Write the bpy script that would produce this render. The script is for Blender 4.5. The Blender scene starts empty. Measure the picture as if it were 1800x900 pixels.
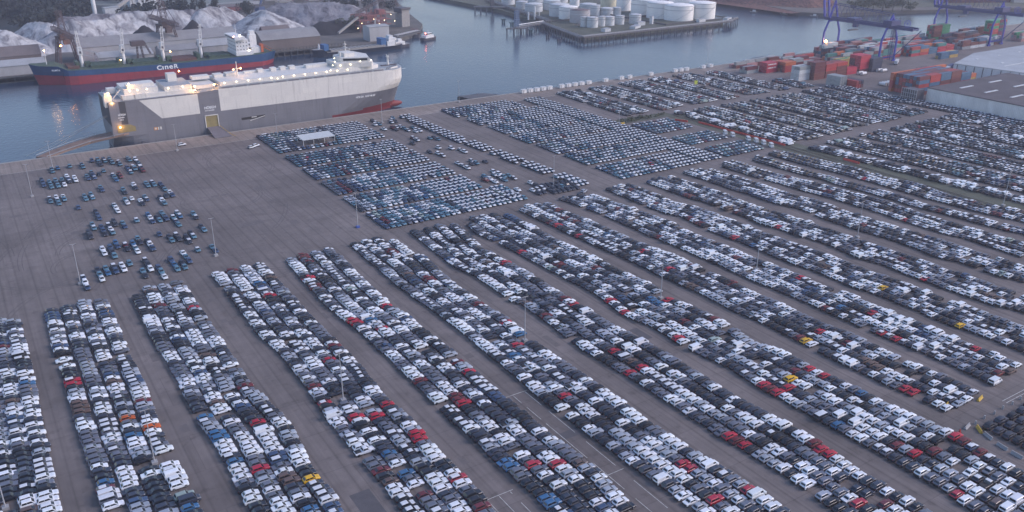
import math
D = {'cols':{1:([(184.9,6.9),(207.5,6.9),(226.4,6.6),(248.8,6.9),(268.1,6.5),(304.9,7.6)],[(171.5,26.7),(178.0,26.7),(195.9,26.2),(211.7,25.9),(228.6,27.0),(246.7,27.0),(276.9,27.5),(301.3,27.7)]),2:([(167.2,34.6),(185.8,35.3),(197.5,34.7),(210.2,34.0),(234.1,34.9),(255.9,34.0),(289.2,34.4),(305.7,34.5)],[(154.4,53.6),(160.5,54.1),(173.5,53.5),(183.0,54.3),(194.2,55.8),(209.9,54.0),(217.1,52.7),(301.7,53.3)]),3:([(148.4,63.9),(157.8,64.4),(171.2,63.8),(187.3,63.5),(208.6,64.5),(230.9,64.6),(249.4,62.8),(302.6,63.0)],[(136.1,82.1),(142.0,83.0),(151.0,83.3),(161.0,82.5),(175.0,83.3),(193.2,82.3),(199.7,82.2),(210.8,83.2),(227.5,82.9),(257.4,82.5),(300.9,83.2)]),4:([(131.8,92.1),(145.0,91.7),(151.1,91.3),(162.1,91.9),(172.5,91.0),(182.6,91.0),(198.2,91.1),(221.4,91.2),(233.8,90.7),(254.6,88.5),(278.2,89.1),(303.6,90.0)],[(119.4,110.0),(135.0,112.0),(149.2,110.8),(172.5,110.3),(187.2,109.9),(195.3,110.5),(209.7,110.7),(218.3,109.8),(232.8,110.0),(245.0,108.4),(301.3,110.6)]),5:([(112.6,119.9),(122.5,119.6),(135.2,118.4),(148.1,118.0),(166.0,116.9),(184.5,118.0),(208.2,118.0),(226.7,118.1),(261.0,116.0),(304.0,117.2)],[(106.4,138.8),(114.6,138.2),(128.8,136.9),(144.5,135.5),(158.5,136.6),(177.3,135.5),(196.4,134.9),(215.9,136.5),(224.6,135.4),(238.5,135.3),(248.9,134.9),(300.0,140.8)]),6:([(95.4,146.9),(103.8,147.4),(114.5,146.8),(130.4,145.7),(147.7,145.6),(167.4,144.7),(184.2,143.4),(207.0,145.2),(221.4,145.3),(226.4,143.2),(240.9,143.9),(250.9,143.9),(260.9,141.6),(305.4,142.9)],[(83.9,165.7),(88.8,166.2),(97.8,164.5),(105.3,165.7),(113.7,166.5),(124.9,166.2),(137.8,164.6),(148.0,164.2),(156.4,164.6),(175.1,164.9),(197.2,162.5),(204.2,163.2),(216.8,162.5),(226.0,162.7),(236.2,163.1),(253.4,162.5),(270.7,160.6),(302.6,166.2)]),7:([(80.2,173.1),(87.0,174.4),(96.0,174.2),(122.2,173.6),(129.1,173.1),(141.3,172.6),(152.3,173.7),(160.8,172.8),(171.2,171.1),(183.7,171.9),(197.1,168.9),(214.2,171.6),(230.1,170.7),(244.5,169.3),(268.3,168.6),(286.8,165.9),(302.6,168.4)],[(82.4,198.1),(87.8,198.3),(95.9,199.8),(103.5,198.5),(114.7,196.9),(130.8,196.4),(138.2,195.6),(151.5,195.7),(160.7,192.1),(170.1,194.6),(176.5,195.0),(188.9,194.4),(198.0,191.8),(210.7,194.7),(225.3,192.5),(235.4,192.6),(249.4,191.8),(264.5,190.5),(282.7,191.0),(296.2,190.6),(300.7,190.2)]),8:([(104.5,205.8),(112.4,205.6),(122.6,204.2),(136.0,204.1),(142.1,203.3),(151.0,204.1),(160.0,204.0),(172.2,203.4),(180.3,202.3),(190.9,203.0),(203.8,202.0),(216.0,201.2),(232.6,201.0),(245.0,199.6),(257.7,198.6),(268.2,197.4),(277.7,197.2),(290.3,196.7),(302.0,195.8)],[(107.8,223.6),(118.5,223.8),(128.1,222.6),(135.8,222.3),(147.8,223.6),(154.3,221.4),(164.2,221.1),(171.8,221.2),(187.2,219.9),(200.7,220.5),(212.5,219.4),(225.3,219.8),(242.7,216.6),(260.4,216.0),(276.7,215.6),(291.4,212.9),(298.8,213.9)]),9:([(106.0,230.0),(118.7,230.5),(128.9,230.0),(137.2,229.0),(147.1,228.5),(158.2,228.3),(162.9,227.9),(176.0,227.9),(186.0,227.1),(191.7,226.3),(202.4,226.4),(212.4,226.5),(222.9,225.6),(233.9,225.7),(250.5,223.9),(265.4,224.0),(279.9,223.7),(295.4,221.5),(301.9,220.1)],[(111.9,249.2),(119.2,248.3),(126.8,247.9),(134.3,247.5),(139.2,248.0),(144.8,246.1),(152.9,247.5),(159.5,246.2),(166.2,248.3),(177.5,244.8),(187.7,245.6),(196.6,244.2),(208.8,243.6),(218.0,243.0),(231.3,242.5),(241.6,241.7),(251.5,243.6),(266.5,242.3),(273.6,240.7),(300.5,237.7)]),10:([(111.1,256.4),(119.0,256.2),(128.2,255.7),(132.9,254.2),(141.0,253.6),(145.7,254.9),(157.1,254.1),(163.7,254.1),(170.0,252.1),(183.4,252.2),(187.0,252.4),(195.0,250.6),(205.8,250.2),(220.9,250.5),(224.8,250.1),(231.3,249.3),(240.5,249.3),(257.2,251.1),(264.3,248.0),(278.9,247.4),(289.3,247.1),(302.3,246.5)],[(120.8,273.8),(129.6,273.0),(138.5,273.3),(147.3,271.1),(162.6,271.8),(175.7,270.2),(193.2,270.0),(211.7,268.5),(224.3,266.3),(241.2,267.3),(251.2,266.2),(261.9,266.0),(270.5,261.0),(284.7,262.4),(303.1,262.0)]),11:([(127.8,284.4),(136.2,280.1),(146.3,279.5),(151.0,278.3),(162.4,278.4),(177.2,278.5),(187.6,276.5),(203.0,278.6),(217.0,275.1),(221.6,275.2),(231.5,273.2),(241.2,273.5),(246.3,273.4),(265.8,273.6),(271.2,271.0),(287.3,270.0),(302.1,269.4)],[(136.7,297.0),(143.5,296.2),(155.5,297.9),(159.7,295.1),(175.3,295.9),(185.3,294.1),(202.1,292.8),(216.4,292.2),(227.8,292.2),(238.1,290.7),(251.0,288.6),(265.3,289.7),(280.4,289.3),(302.9,287.4)]),12:([(142.8,307.3),(150.9,305.0),(155.8,306.0),(161.8,305.7),(171.1,302.4),(179.7,303.9),(193.3,304.0),(208.7,301.5),(221.2,300.8),(232.1,302.5),(245.7,299.3),(250.1,298.2),(263.3,298.4),(270.3,296.7),(289.1,296.3),(301.7,295.4)],[(147.7,322.8),(153.8,322.3),(168.2,320.9),(181.1,321.0),(190.3,319.5),(199.6,318.4),(213.5,317.1),(240.4,318.2),(249.2,314.9),(262.0,314.9),(281.0,314.7),(295.0,312.1),(304.8,313.1)]),13:([(164.2,329.2),(174.9,330.4),(183.5,327.5),(199.8,326.5),(212.2,326.7),(230.7,325.6),(237.1,325.8),(251.5,322.9),(266.1,322.3),(286.0,320.0),(302.5,319.3)],[(161.2,347.4),(167.1,345.1),(178.7,343.8),(195.3,342.9),(206.3,343.1),(221.5,344.8),(235.9,341.7),(260.4,338.6),(272.9,334.4),(286.0,333.3),(302.8,333.0)]),14:([(165.6,355.5),(176.1,352.4),(189.0,351.2),(205.5,349.5),(214.6,347.9),(232.0,347.3),(248.9,344.4),(257.4,345.9),(265.9,344.5),(284.6,341.9),(301.6,341.5)],[(168.9,361.4),(185.1,359.0),(198.8,357.6),(207.2,354.3),(220.1,355.8),(236.0,355.6),(264.4,351.1),(285.3,351.0),(301.6,350.5)]),15:([(172.9,368.7),(185.9,365.3),(208.4,363.3),(229.1,361.1),(240.7,362.1),(255.6,360.6),(268.5,359.7),(274.4,357.7),(288.9,357.5),(303.0,357.2)],[(181.6,384.5),(193.6,378.3),(210.3,375.7),(229.4,380.4),(242.8,374.5),(261.5,375.3),(280.1,372.5),(302.2,367.8)]),0:([(60.0,-16.0),(310.0,-16.0)],[(188.7,-0.8),(198.4,-1.0),(215.8,-0.1),(230.8,-0.4),(245.0,0.2),(270.1,0.6),(300.0,0.6)])},'tanks':[('w',683.4,727.8,16.1,15.5),('w',677.3,751.9,14.8,16.4),('w',713.5,723.5,15.0,16.6),('w',682.8,785.5,14.9,15.9),('w',683.9,822.9,8.7,18.1),('w',732.6,775.4,15.8,16.5),('g',628.4,806.3,5.5,10.9),('g',640.7,801.1,7.8,7.5),('g',652.0,796.4,4.9,7.9),('g',562.2,739.9,3.6,9.8),('g',567.4,732.1,5.9,10.0),('g',580.5,733.5,3.9,9.8),('g',590.9,734.3,6.0,8.7),('g',605.2,733.7,4.8,8.8),('g',622.7,729.4,6.4,9.4),('b',578.3,768.4,10.9,13.0),('w',586.1,800.1,10.7,12.7),('g',590.4,823.5,11.5,12.7),('g',589.0,873.5,10.6,8.4),('g',589.7,900.4,7.2,8.6),('g',615.8,874.4,10.1,10.4),('g',642.4,838.5,10.0,8.4),('w',659.2,887.5,5.9,13.4),('y',685.9,854.7,9.6,13.9),('g',600.8,948.6,8.5,8.2),('g',640.2,947.2,10.8,9.7),('g',667.0,928.4,9.4,11.1)],'lamps':[(17.5,439.0),(21.6,321.4),(31.0,482.2),(92.4,482.8),(146.5,477.6),(212.5,479.3),(128.4,321.0),(69.8,321.9),(71.2,198.0),(132.6,199.8),(228.7,320.8),(189.2,200.2),(280.2,376.4),(235.8,199.5),(295.3,200.4),(383.3,190.1),(279.4,502.7),(509.4,505.8),(332.5,399.2),(457.3,316.0),(-11.4,196.9),(21.0,196.4),(457.6,454.5)],'paint':{'red':[(8.8,190.9),(10.1,247.7),(50.3,219.8),(50.8,279.4),(46.3,199.7),(40.4,178.9),(7.8,247.0),(65.2,207.7),(76.6,221.5),(85.9,228.3),(66.6,198.2),(72.7,187.3),(74.8,184.6),(84.2,190.3),(78.7,172.8),(81.0,169.8),(68.4,163.7),(80.9,150.5),(81.5,137.7),(76.1,273.8),(96.6,230.5),(110.5,244.8),(106.7,198.2),(107.8,191.7),(97.7,178.2),(98.0,145.9),(103.0,141.6),(123.8,166.7),(132.7,213.1),(129.1,198.5),(161.1,213.0),(147.7,166.2),(151.3,167.4),(170.9,197.5),(193.0,199.0),(191.6,201.0),(147.2,128.1),(146.3,125.1),(146.8,121.9),(130.6,125.3),(130.2,124.7),(125.4,112.0),(135.2,109.4),(172.4,138.1),(194.1,138.8),(194.7,133.8),(172.5,139.9),(171.2,138.5),(179.3,136.6),(174.5,135.4),(193.3,177.2),(168.8,109.9),(165.8,109.8),(163.1,113.8),(154.5,93.4),(181.3,96.5),(185.7,95.6),(193.2,95.7),(197.3,93.4),(196.1,88.7),(176.1,82.5),(229.9,143.0),(228.3,136.8),(246.1,119.4),(207.2,113.4),(204.2,117.1),(237.0,109.0),(282.0,159.2),(242.8,184.2),(251.4,225.2),(173.3,174.7),(168.0,260.7),(174.5,243.4),(187.4,231.9),(197.2,228.8),(208.1,215.6),(250.4,253.2),(276.5,224.4),(343.1,276.9),(362.0,248.1),(392.3,239.7),(346.4,200.3),(202.7,153.6),(213.1,152.3),(194.6,261.5),(232.5,277.5),(198.1,276.1),(212.2,292.2),(210.2,274.8)],'yellow':[(50.8,170.2),(204.3,151.7),(184.1,139.1),(255.2,132.3),(259.9,162.9)],'orange':[(19.4,221.1),(24.5,211.5)],'blue':[(35.8,209.6),(36.6,199.7),(37.1,197.9),(36.5,185.5),(25.4,173.6),(93.6,149.0),(92.4,148.4),(93.6,130.4),(72.1,168.3),(69.3,159.2),(93.5,131.2),(47.1,159.2),(175.5,116.1),(195.9,121.7),(98.3,238.9),(8.0,193.3),(0.2,254.8),(140.4,219.5),(234.6,161.8),(253.9,216.3),(75.2,285.6)]},'vans':[(192.6,198.3),(167.3,179.4),(172.4,166.9),(187.0,161.5),(119.9,124.6),(141.2,121.7),(213.8,149.7),(207.4,136.7),(214.3,141.4),(246.3,150.4),(249.7,143.2),(238.1,127.5),(229.8,129.4),(241.8,145.7),(243.8,145.0),(270.4,140.1),(207.1,136.0),(181.4,114.1),(180.4,118.6),(186.8,117.1),(190.0,108.3),(217.3,110.4),(249.0,128.0),(236.3,106.4),(211.5,213.6),(216.0,211.4),(230.0,218.0),(256.8,238.3),(265.3,231.3),(275.8,212.2),(281.4,199.1),(276.3,189.8),(274.2,186.4),(264.2,155.9),(268.1,151.7),(283.6,145.1),(279.5,142.2),(284.4,134.8),(289.3,130.6),(334.8,173.7),(177.4,251.0),(189.0,280.1),(189.9,240.3),(190.6,277.4),(302.3,244.3),(299.7,296.7),(324.2,286.7),(132.5,207.1),(155.4,178.2),(19.0,317.1),(36.7,277.0),(10.9,188.0),(24.7,189.4),(45.1,194.8),(63.7,190.7),(96.4,241.2),(154.9,246.1),(160.8,204.0),(134.6,107.7),(186.3,73.4),(180.4,72.4),(258.6,181.6)]}
EXPOSURE = 0.86; HAZE = 0.00017; HAZECOL = (.82, .84, 1.0, 1); SKYTINT = (1.03, .965, 1.07); SUNE = 1.45
import bpy, math, random
import numpy as np
from mathutils import Vector, Matrix
random.seed(7)
scene = bpy.context.scene
C = scene.collection
R = math.radians
# ------------------------------------------------------------ camera, light
cd = bpy.data.cameras.new('camera'); cam = bpy.data.objects.new('camera', cd); C.objects.link(cam)
cd.sensor_width = 36; cd.lens = 30.4; cd.clip_start = 1; cd.clip_end = 12000
cam.location = (0, 0, 130); cam.rotation_euler = (R(90 - 22.834), 0, R(-32.6))
scene.camera = cam
scene.render.resolution_x = 1024; scene.render.resolution_y = 512
SUN_EL, SUN_ROT = 20.0, 122.0
w = bpy.data.worlds.new('World'); scene.world = w; w.use_nodes = True
nt = w.node_tree; nt.nodes.clear()
sky = nt.nodes.new('ShaderNodeTexSky'); sky.sky_type = 'NISHITA'; sky.sun_disc = False
sky.sun_elevation = R(SUN_EL); sky.sun_rotation = R(SUN_ROT)
sky.air_density = 1.2; sky.dust_density = 0.5; sky.ozone_density = 2.2
bg = nt.nodes.new('ShaderNodeBackground'); bg.inputs[1].default_value = 0.12
wo = nt.nodes.new('ShaderNodeOutputWorld')
tn = nt.nodes.new('ShaderNodeVectorMath'); tn.operation = 'MULTIPLY'; tn.inputs[1].default_value = SKYTINT
nt.links.new(sky.outputs[0], tn.inputs[0]); nt.links.new(tn.outputs[0], bg.inputs[0]); nt.links.new(bg.outputs[0], wo.inputs[0])
sl = bpy.data.lights.new('sun', 'SUN'); sl.energy = SUNE; sl.angle = R(30); sl.color = (1.0, 0.86, 0.84)
so = bpy.data.objects.new('sun', sl); C.objects.link(so)
sd = Vector((math.sin(R(SUN_ROT)) * math.cos(R(35)), math.cos(R(SUN_ROT)) * math.cos(R(35)), math.sin(R(35))))
so.rotation_euler = sd.to_track_quat('Z', 'Y').to_euler()
scene.view_settings.view_transform = 'Standard'; scene.view_settings.look = 'None'
scene.view_settings.exposure = EXPOSURE; scene.view_settings.gamma = 1.0
scene.render.engine = 'CYCLES'
scene.cycles.volume_bounces = 0; scene.cycles.max_bounces = 5; scene.cycles.diffuse_bounces = 2

# ------------------------------------------------------------ materials
MATS = {}
def mat(name, col=(.5, .5, .5), rough=.7, metal=0., var=.12, scale=.5, mode='const', bump=0., bscale=2., emit=None, spec=.5, coat=0., stretch=None):
    if name in MATS: return MATS[name]
    m = bpy.data.materials.new(name); m.use_nodes = True; t = m.node_tree; n = t.nodes; L = t.links
    b = n['Principled BSDF']
    b.inputs['Roughness'].default_value = rough; b.inputs['Metallic'].default_value = metal
    b.inputs['Specular IOR Level'].default_value = spec; b.inputs['Coat Weight'].default_value = coat
    tc = n.new('ShaderNodeTexCoord'); src = tc.outputs['Object']
    if stretch:
        mp = n.new('ShaderNodeMapping'); mp.inputs['Scale'].default_value = stretch; L.new(src, mp.inputs[0]); src = mp.outputs[0]
    nz = n.new('ShaderNodeTexNoise'); nz.inputs['Scale'].default_value = scale; nz.inputs['Detail'].default_value = 5
    L.new(src, nz.inputs['Vector'])
    mr = n.new('ShaderNodeMapRange'); mr.inputs[1].default_value = .25; mr.inputs[2].default_value = .75
    mr.inputs[3].default_value = 1 - var; mr.inputs[4].default_value = 1 + var; L.new(nz.outputs[0], mr.inputs[0])
    mx = n.new('ShaderNodeVectorMath'); mx.operation = 'SCALE'; L.new(mr.outputs[0], mx.inputs['Scale'])
    if mode == 'object':
        oi = n.new('ShaderNodeObjectInfo'); L.new(oi.outputs['Color'], mx.inputs[0])
    elif mode == 'attr':
        at = n.new('ShaderNodeAttribute'); at.attribute_name = 'paint'; L.new(at.outputs['Color'], mx.inputs[0])
    else:
        mx.inputs[0].default_value = col
    L.new(mx.outputs[0], b.inputs['Base Color'])
    if bump:
        bn = n.new('ShaderNodeTexNoise'); bn.inputs['Scale'].default_value = bscale; bn.inputs['Detail'].default_value = 4
        L.new(src, bn.inputs['Vector'])
        bp = n.new('ShaderNodeBump'); bp.inputs['Strength'].default_value = bump; L.new(bn.outputs[0], bp.inputs['Height']); L.new(bp.outputs[0], b.inputs['Normal'])
    if emit:
        b.inputs['Emission Color'].default_value = (*emit[:3], 1); b.inputs['Emission Strength'].default_value = emit[3]
    MATS[name] = m
    return m

M_paint = mat('car_paint', mode='object', rough=.32, var=.05, scale=1.5, coat=.25)
M_paint_s = mat('car_paint_far', mode='attr', rough=.5, var=.05, scale=.3, coat=0, spec=.35)
M_glass = mat('car_glass', (.02, .024, .032), rough=.12, var=.1, spec=.6)
M_tyre = mat('tyre_rubber', (.02, .02, .022), rough=.85)
M_trim_shade = mat('dark_plastic_sill_shade', (.03, .03, .034), rough=.6)  # plastic parts, and the shade painted low on car sides
M_head = mat('headlamp_glass', (.6, .62, .65), rough=.2)
M_tail = mat('tail_lamp_red', (.28, .02, .02), rough=.3)
M_film_sheen = mat('white_film_sheen', (.62, .65, .70), rough=.5, var=.08, scale=2)  # wrap film; also paints sky reflection on dark roofs and hoods
M_white = mat('white_paint', (.72, .72, .72), rough=.5, var=.07, scale=.3)
M_dwhite = mat('dirty_white_paint', (.56, .58, .60), rough=.55, var=.15, scale=.4)
M_steel = mat('galvanised_steel', (.42, .43, .46), rough=.5, metal=.3, var=.1)
M_dsteel = mat('dark_steel', (.09, .085, .1), rough=.6, var=.2)
M_conc = mat('weathered_concrete', (.30, .29, .28), rough=.85, var=.2, scale=.6)
M_dconc = mat('wet_quay_concrete', (.10, .10, .10), rough=.85, var=.3, scale=.3)
M_leaf = mat('foliage', (.055, .075, .045), rough=.8, var=.45, scale=.6)
M_leafd = mat('dark_foliage', (.018, .026, .024), rough=.85, var=.5, scale=.15)
M_leafg = mat('olive_foliage', (.075, .085, .045), rough=.8, var=.4, scale=.6)
M_bark = mat('bark', (.06, .045, .035), rough=.9)
M_cont = mat('container_paint', mode='object', rough=.55, var=.18, scale=.6)
M_cont_s = mat('container_paint_far', mode='attr', rough=.55, var=.18, scale=.5)

# ------------------------------------------------------------ mesh helpers
class MB:
    def __init__(s): s.v = []; s.f = []; s.m = []; s.c = []
    def add(s, verts, faces, m=0, c=0):
        o = len(s.v); s.v += [tuple(p) for p in verts]
        for f in faces: s.f.append(tuple(i + o for i in f)); s.m.append(m); s.c.append(c)
    def box(s, x0, x1, y0, y1, z0, z1, m=0, c=0):
        s.add([(x0, y0, z0), (x1, y0, z0), (x1, y1, z0), (x0, y1, z0), (x0, y0, z1), (x1, y0, z1), (x1, y1, z1), (x0, y1, z1)],
              [(3, 2, 1, 0), (4, 5, 6, 7), (0, 1, 5, 4), (1, 2, 6, 5), (2, 3, 7, 6), (3, 0, 4, 7)], m, c)
    def prism(s, poly, z0, z1, m=0, mtop=None):
        n = len(poly); a = sum(poly[i][0] * poly[(i + 1) % n][1] - poly[(i + 1) % n][0] * poly[i][1] for i in range(n))
        if a < 0: poly = poly[::-1]
        s.add([(x, y, z0) for x, y in poly] + [(x, y, z1) for x, y in poly], [(i, (i + 1) % n, n + (i + 1) % n, n + i) for i in range(n)] + [tuple(range(n))[::-1]], m)
        s.add([(x, y, z1) for x, y in poly], [tuple(range(n))], m if mtop is None else mtop)
    def beam(s, a, b, r=.3, r2=None, n=4, m=0, cap=True):
        a = Vector(a); b = Vector(b); d = (b - a).normalized(); r2 = r if r2 is None else r2
        up = Vector((0, 0, 1)) if abs(d.z) < .95 else Vector((1, 0, 0))
        x = d.cross(up).normalized(); y = d.cross(x).normalized()
        vs = []
        for p, q in ((a, r), (b, r2)):
            for i in range(n):
                t = 2 * math.pi * (i + .5) / n; vs.append(p + (x * math.cos(t) + y * math.sin(t)) * q)
        fs = [(i, n + i, n + (i + 1) % n, (i + 1) % n) for i in range(n)]
        if cap: fs += [tuple(range(n)), tuple(range(n, 2 * n))[::-1]]
        s.add(vs, fs, m)
    def cyl(s, x, y, z0, z1, r, r1=None, n=24, m=0): s.beam((x, y, z0), (x, y, z1), r, r1, n, m)
    def lathe(s, x, y, prof, n=32, m=0):
        vs = []; fs = []
        for r, z in prof:
            for i in range(n): t = 2 * math.pi * i / n; vs.append((x + r * math.cos(t), y + r * math.sin(t), z))
        for k in range(len(prof) - 1):
            for i in range(n): j = (i + 1) % n; fs.append((k * n + i, k * n + j, (k + 1) * n + j, (k + 1) * n + i))
        s.add(vs, fs, m)
    def loft(s, rings, m=0, mf=None, cap=True, c=0):
        n = len(rings[0]); o = len(s.v)
        for r in rings: s.v += [tuple(p) for p in r]
        for k in range(len(rings) - 1):
            for i in range(n):
                j = (i + 1) % n
                s.f.append((o + k * n + i, o + k * n + j, o + (k + 1) * n + j, o + (k + 1) * n + i)); s.m.append(mf(k, i) if mf else m); s.c.append(c(k, i) if callable(c) else c)
        if cap:
            s.f.append(tuple(o + i for i in range(n))[::-1]); s.m.append(mf(0, 0) if mf else m); s.c.append(0)
            s.f.append(tuple(o + (len(rings) - 1) * n + i for i in range(n))); s.m.append(mf(len(rings) - 2, 0) if mf else m); s.c.append(0)
    def mesh(s, name, mats, smooth=False):
        me = bpy.data.meshes.new(name); me.from_pydata(s.v, [], s.f)
        for m in mats: me.materials.append(m)
        me.polygons.foreach_set('material_index', s.m)
        if smooth: me.polygons.foreach_set('use_smooth', [True] * len(s.f))
        me.update(); return me
    def build(s, name, mats, parent=None, smooth=False, loc=None):
        if not isinstance(mats, (list, tuple)): mats = [mats]
        o = bpy.data.objects.new(name, s.mesh(name, mats, smooth)); C.objects.link(o)
        if parent: o.parent = parent
        if loc: o.location = loc
        return o
def tag(o, label=None, cat=None, group=None, kind=None):
    if label: o['label'] = label
    if cat: o['category'] = cat
    if group: o['group'] = group
    if kind: o['kind'] = kind
    return o
def empty(name, loc=(0, 0, 0), rz=0, label=None, cat=None, group=None):
    o = bpy.data.objects.new(name, None); C.objects.link(o); o.location = loc; o.rotation_euler = (0, 0, rz); o.empty_display_size = .5
    return tag(o, label, cat, group)
def text(s, size, m, parent, loc, rot=(math.pi / 2, 0, 0), depth=.03, name='lettering', bold=0., sx=1.):
    cu = bpy.data.curves.new('t', 'FONT'); cu.body = s; cu.size = size; cu.extrude = depth; cu.offset = bold
    ob = bpy.data.objects.new('t', cu); C.objects.link(ob); bpy.context.view_layer.update()
    me = bpy.data.meshes.new_from_object(ob.evaluated_get(bpy.context.evaluated_depsgraph_get()))
    bpy.data.objects.remove(ob); me.materials.clear(); me.materials.append(m)
    o = bpy.data.objects.new(name, me); C.objects.link(o); o.parent = parent; o.location = loc; o.rotation_euler = rot; o.scale = (sx, 1, 1)
    return o
def struct(o): o['kind'] = 'structure'; return o
ORD = ['zeroth', 'first', 'second', 'third', 'fourth', 'fifth', 'sixth', 'seventh', 'eighth', 'ninth', 'tenth', 'eleventh', 'twelfth', 'thirteenth', 'fourteenth', 'fifteenth', 'sixteenth', 'seventeenth', 'eighteenth', 'nineteenth']
def ordn(i):
    if i < 20: return ORD[i]
    t = {2: ('twenty', 'twentieth'), 3: ('thirty', 'thirtieth'), 4: ('forty', 'fortieth'), 5: ('fifty', 'fiftieth'), 6: ('sixty', 'sixtieth'), 7: ('seventy', 'seventieth'), 8: ('eighty', 'eightieth'), 9: ('ninety', 'ninetieth')}[i // 10]
    return t[1] if i % 10 == 0 else t[0] + '-' + ORD[i % 10]
CAMA = R(32.6); CTH = math.atan(640 / 1520)
def proj(u, v, z=0.7):
    X = u * math.cos(CAMA) - v * math.sin(CAMA); Y = u * math.sin(CAMA) + v * math.cos(CAMA); Z = z - 130
    fw = Y * math.cos(CTH) - Z * math.sin(CTH); dn = -Y * math.sin(CTH) - Z * math.cos(CTH)
    return 900 + 1520 * X / fw, 450 + 1520 * dn / fw, fw

# ------------------------------------------------------------ ground and water
def ground_mat():
    m = bpy.data.materials.new('yard_paving'); m.use_nodes = True; t = m.node_tree; n = t.nodes; L = t.links; b = n['Principled BSDF']
    tc = n.new('ShaderNodeTexCoord'); sp = n.new('ShaderNodeSeparateXYZ'); L.new(tc.outputs['Object'], sp.inputs[0])
    def noise(sc, det=5, st=None):
        z = n.new('ShaderNodeTexNoise'); z.inputs['Scale'].default_value = sc; z.inputs['Detail'].default_value = det
        if st:
            mp = n.new('ShaderNodeMapping'); mp.inputs['Scale'].default_value = st; L.new(tc.outputs['Object'], mp.inputs[0]); L.new(mp.outputs[0], z.inputs['Vector'])
        else: L.new(tc.outputs['Object'], z.inputs['Vector'])
        return z.outputs[0]
    def math_(op, a, b2=None, c=None):
        q = n.new('ShaderNodeMath'); q.operation = op
        for i, x in enumerate((a, b2, c)):
            if x is None: continue
            if isinstance(x, (int, float)): q.inputs[i].default_value = x
            else: L.new(x, q.inputs[i])
        return q.outputs[0]
    def rng(x, a, b2, c, d):
        q = n.new('ShaderNodeMapRange'); L.new(x, q.inputs[0])
        for i, z in enumerate((a, b2, c, d)): q.inputs[i + 1].default_value = z
        return q.outputs[0]
    big = rng(noise(.022, 8), .32, .68, .78, 1.18); mid = rng(noise(.35), .3, .7, .92, 1.08); fine = rng(noise(6), .3, .7, .94, 1.06)
    streak = rng(noise(1., 5, (.9, .025, 1)), .3, .7, .88, 1.12)
    def joints(axis, per, wdt, dark):
        fr = math_('FRACT', math_('DIVIDE', sp.outputs[axis], per)); d = math_('ABSOLUTE', math_('SUBTRACT', fr, .5))
        return rng(d, 0, wdt / per, dark, 1.)
    j = math_('MULTIPLY', joints(0, 5.2, .5, .74), joints(1, 27., .5, .90))
    br = n.new('ShaderNodeTexBrick'); br.inputs['Scale'].default_value = 1; br.inputs['Brick Width'].default_value = 31; br.inputs['Row Height'].default_value = 17
    br.inputs['Mortar Size'].default_value = .12; br.inputs['Color1'].default_value = (.93, .93, .93, 1); br.inputs['Color2'].default_value = (1.07, 1.07, 1.07, 1); br.inputs['Mortar'].default_value = (.8, .8, .8, 1)
    L.new(tc.outputs['Object'], br.inputs['Vector'])
    stain = math_('MULTIPLY', rng(noise(.30, 3), .60, .70, 1, .80), rng(noise(.09, 6), .57, .66, 1, .86)); f = math_('MULTIPLY', stain, math_('MULTIPLY', math_('MULTIPLY', big, mid), math_('MULTIPLY', fine, streak))); f = math_('MULTIPLY', math_('MULTIPLY', f, j), br.outputs['Fac'] if False else rng(br.outputs['Color'], 0, 2, 0, 2))
    q = rng(sp.outputs[1], 484.5, 485.5, 0, 1)
    mx = n.new('ShaderNodeMix'); mx.data_type = 'RGBA'; L.new(q, mx.inputs[0]); mx.inputs[6].default_value = (*GROUND, 1); mx.inputs[7].default_value = (*APRON, 1)
    sc = n.new('ShaderNodeVectorMath'); sc.operation = 'SCALE'; L.new(mx.outputs[2], sc.inputs[0]); L.new(f, sc.inputs['Scale']); L.new(sc.outputs[0], b.inputs['Base Color'])
    b.inputs['Roughness'].default_value = .82; b.inputs['Specular IOR Level'].default_value = .3
    bp = n.new('ShaderNodeBump'); bp.inputs['Strength'].default_value = .15; L.new(noise(3), bp.inputs['Height']); L.new(bp.outputs[0], b.inputs['Normal'])
    return m
GROUND = (.175, .152, .146); APRON = (.25, .212, .19)
g = MB(); g.prism([(-900, -500), (1300, -500), (1300, 506), (-900, 506)], -9, 0, 0)
struct(g.build('ground', ground_mat()))
# quay edge
qe = MB(); qe.box(-900, 1300, 506.0, 507.4, -9, .18, 0); qe.box(-900, 1300, 507.4, 508.0, -3.0, -.9, 1)
for i in range(150): qe.box(-100 + i * 7, -99.2 + i * 7, 507.4, 508.3, -5, -.2, 1)
struct(qe.build('quay_edge', [M_conc, M_dconc]))
wm = bpy.data.materials.new('harbour_water'); wm.use_nodes = True; t = wm.node_tree; b = t.nodes['Principled BSDF']
b.inputs['Base Color'].default_value = (.025, .05, .09, 1); b.inputs['Roughness'].default_value = .09; b.inputs['IOR'].default_value = 1.33
tc = t.nodes.new('ShaderNodeTexCoord'); mp = t.nodes.new('ShaderNodeMapping'); mp.inputs['Scale'].default_value = (1, .6, 1); t.links.new(tc.outputs['Object'], mp.inputs[0])
n1 = t.nodes.new('ShaderNodeTexNoise'); n1.inputs['Scale'].default_value = .45; n1.inputs['Detail'].default_value = 6; t.links.new(mp.outputs[0], n1.inputs['Vector'])
n2 = t.nodes.new('ShaderNodeTexNoise'); n2.inputs['Scale'].default_value = .012; n2.inputs['Detail'].default_value = 3; t.links.new(mp.outputs[0], n2.inputs['Vector'])
mr = t.nodes.new('ShaderNodeMapRange'); mr.inputs[1].default_value = .35; mr.inputs[2].default_value = .65; mr.inputs[3].default_value = .05; mr.inputs[4].default_value = .16; t.links.new(n2.outputs[0], mr.inputs[0])
t.links.new(mr.outputs[0], b.inputs['Roughness'])
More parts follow.
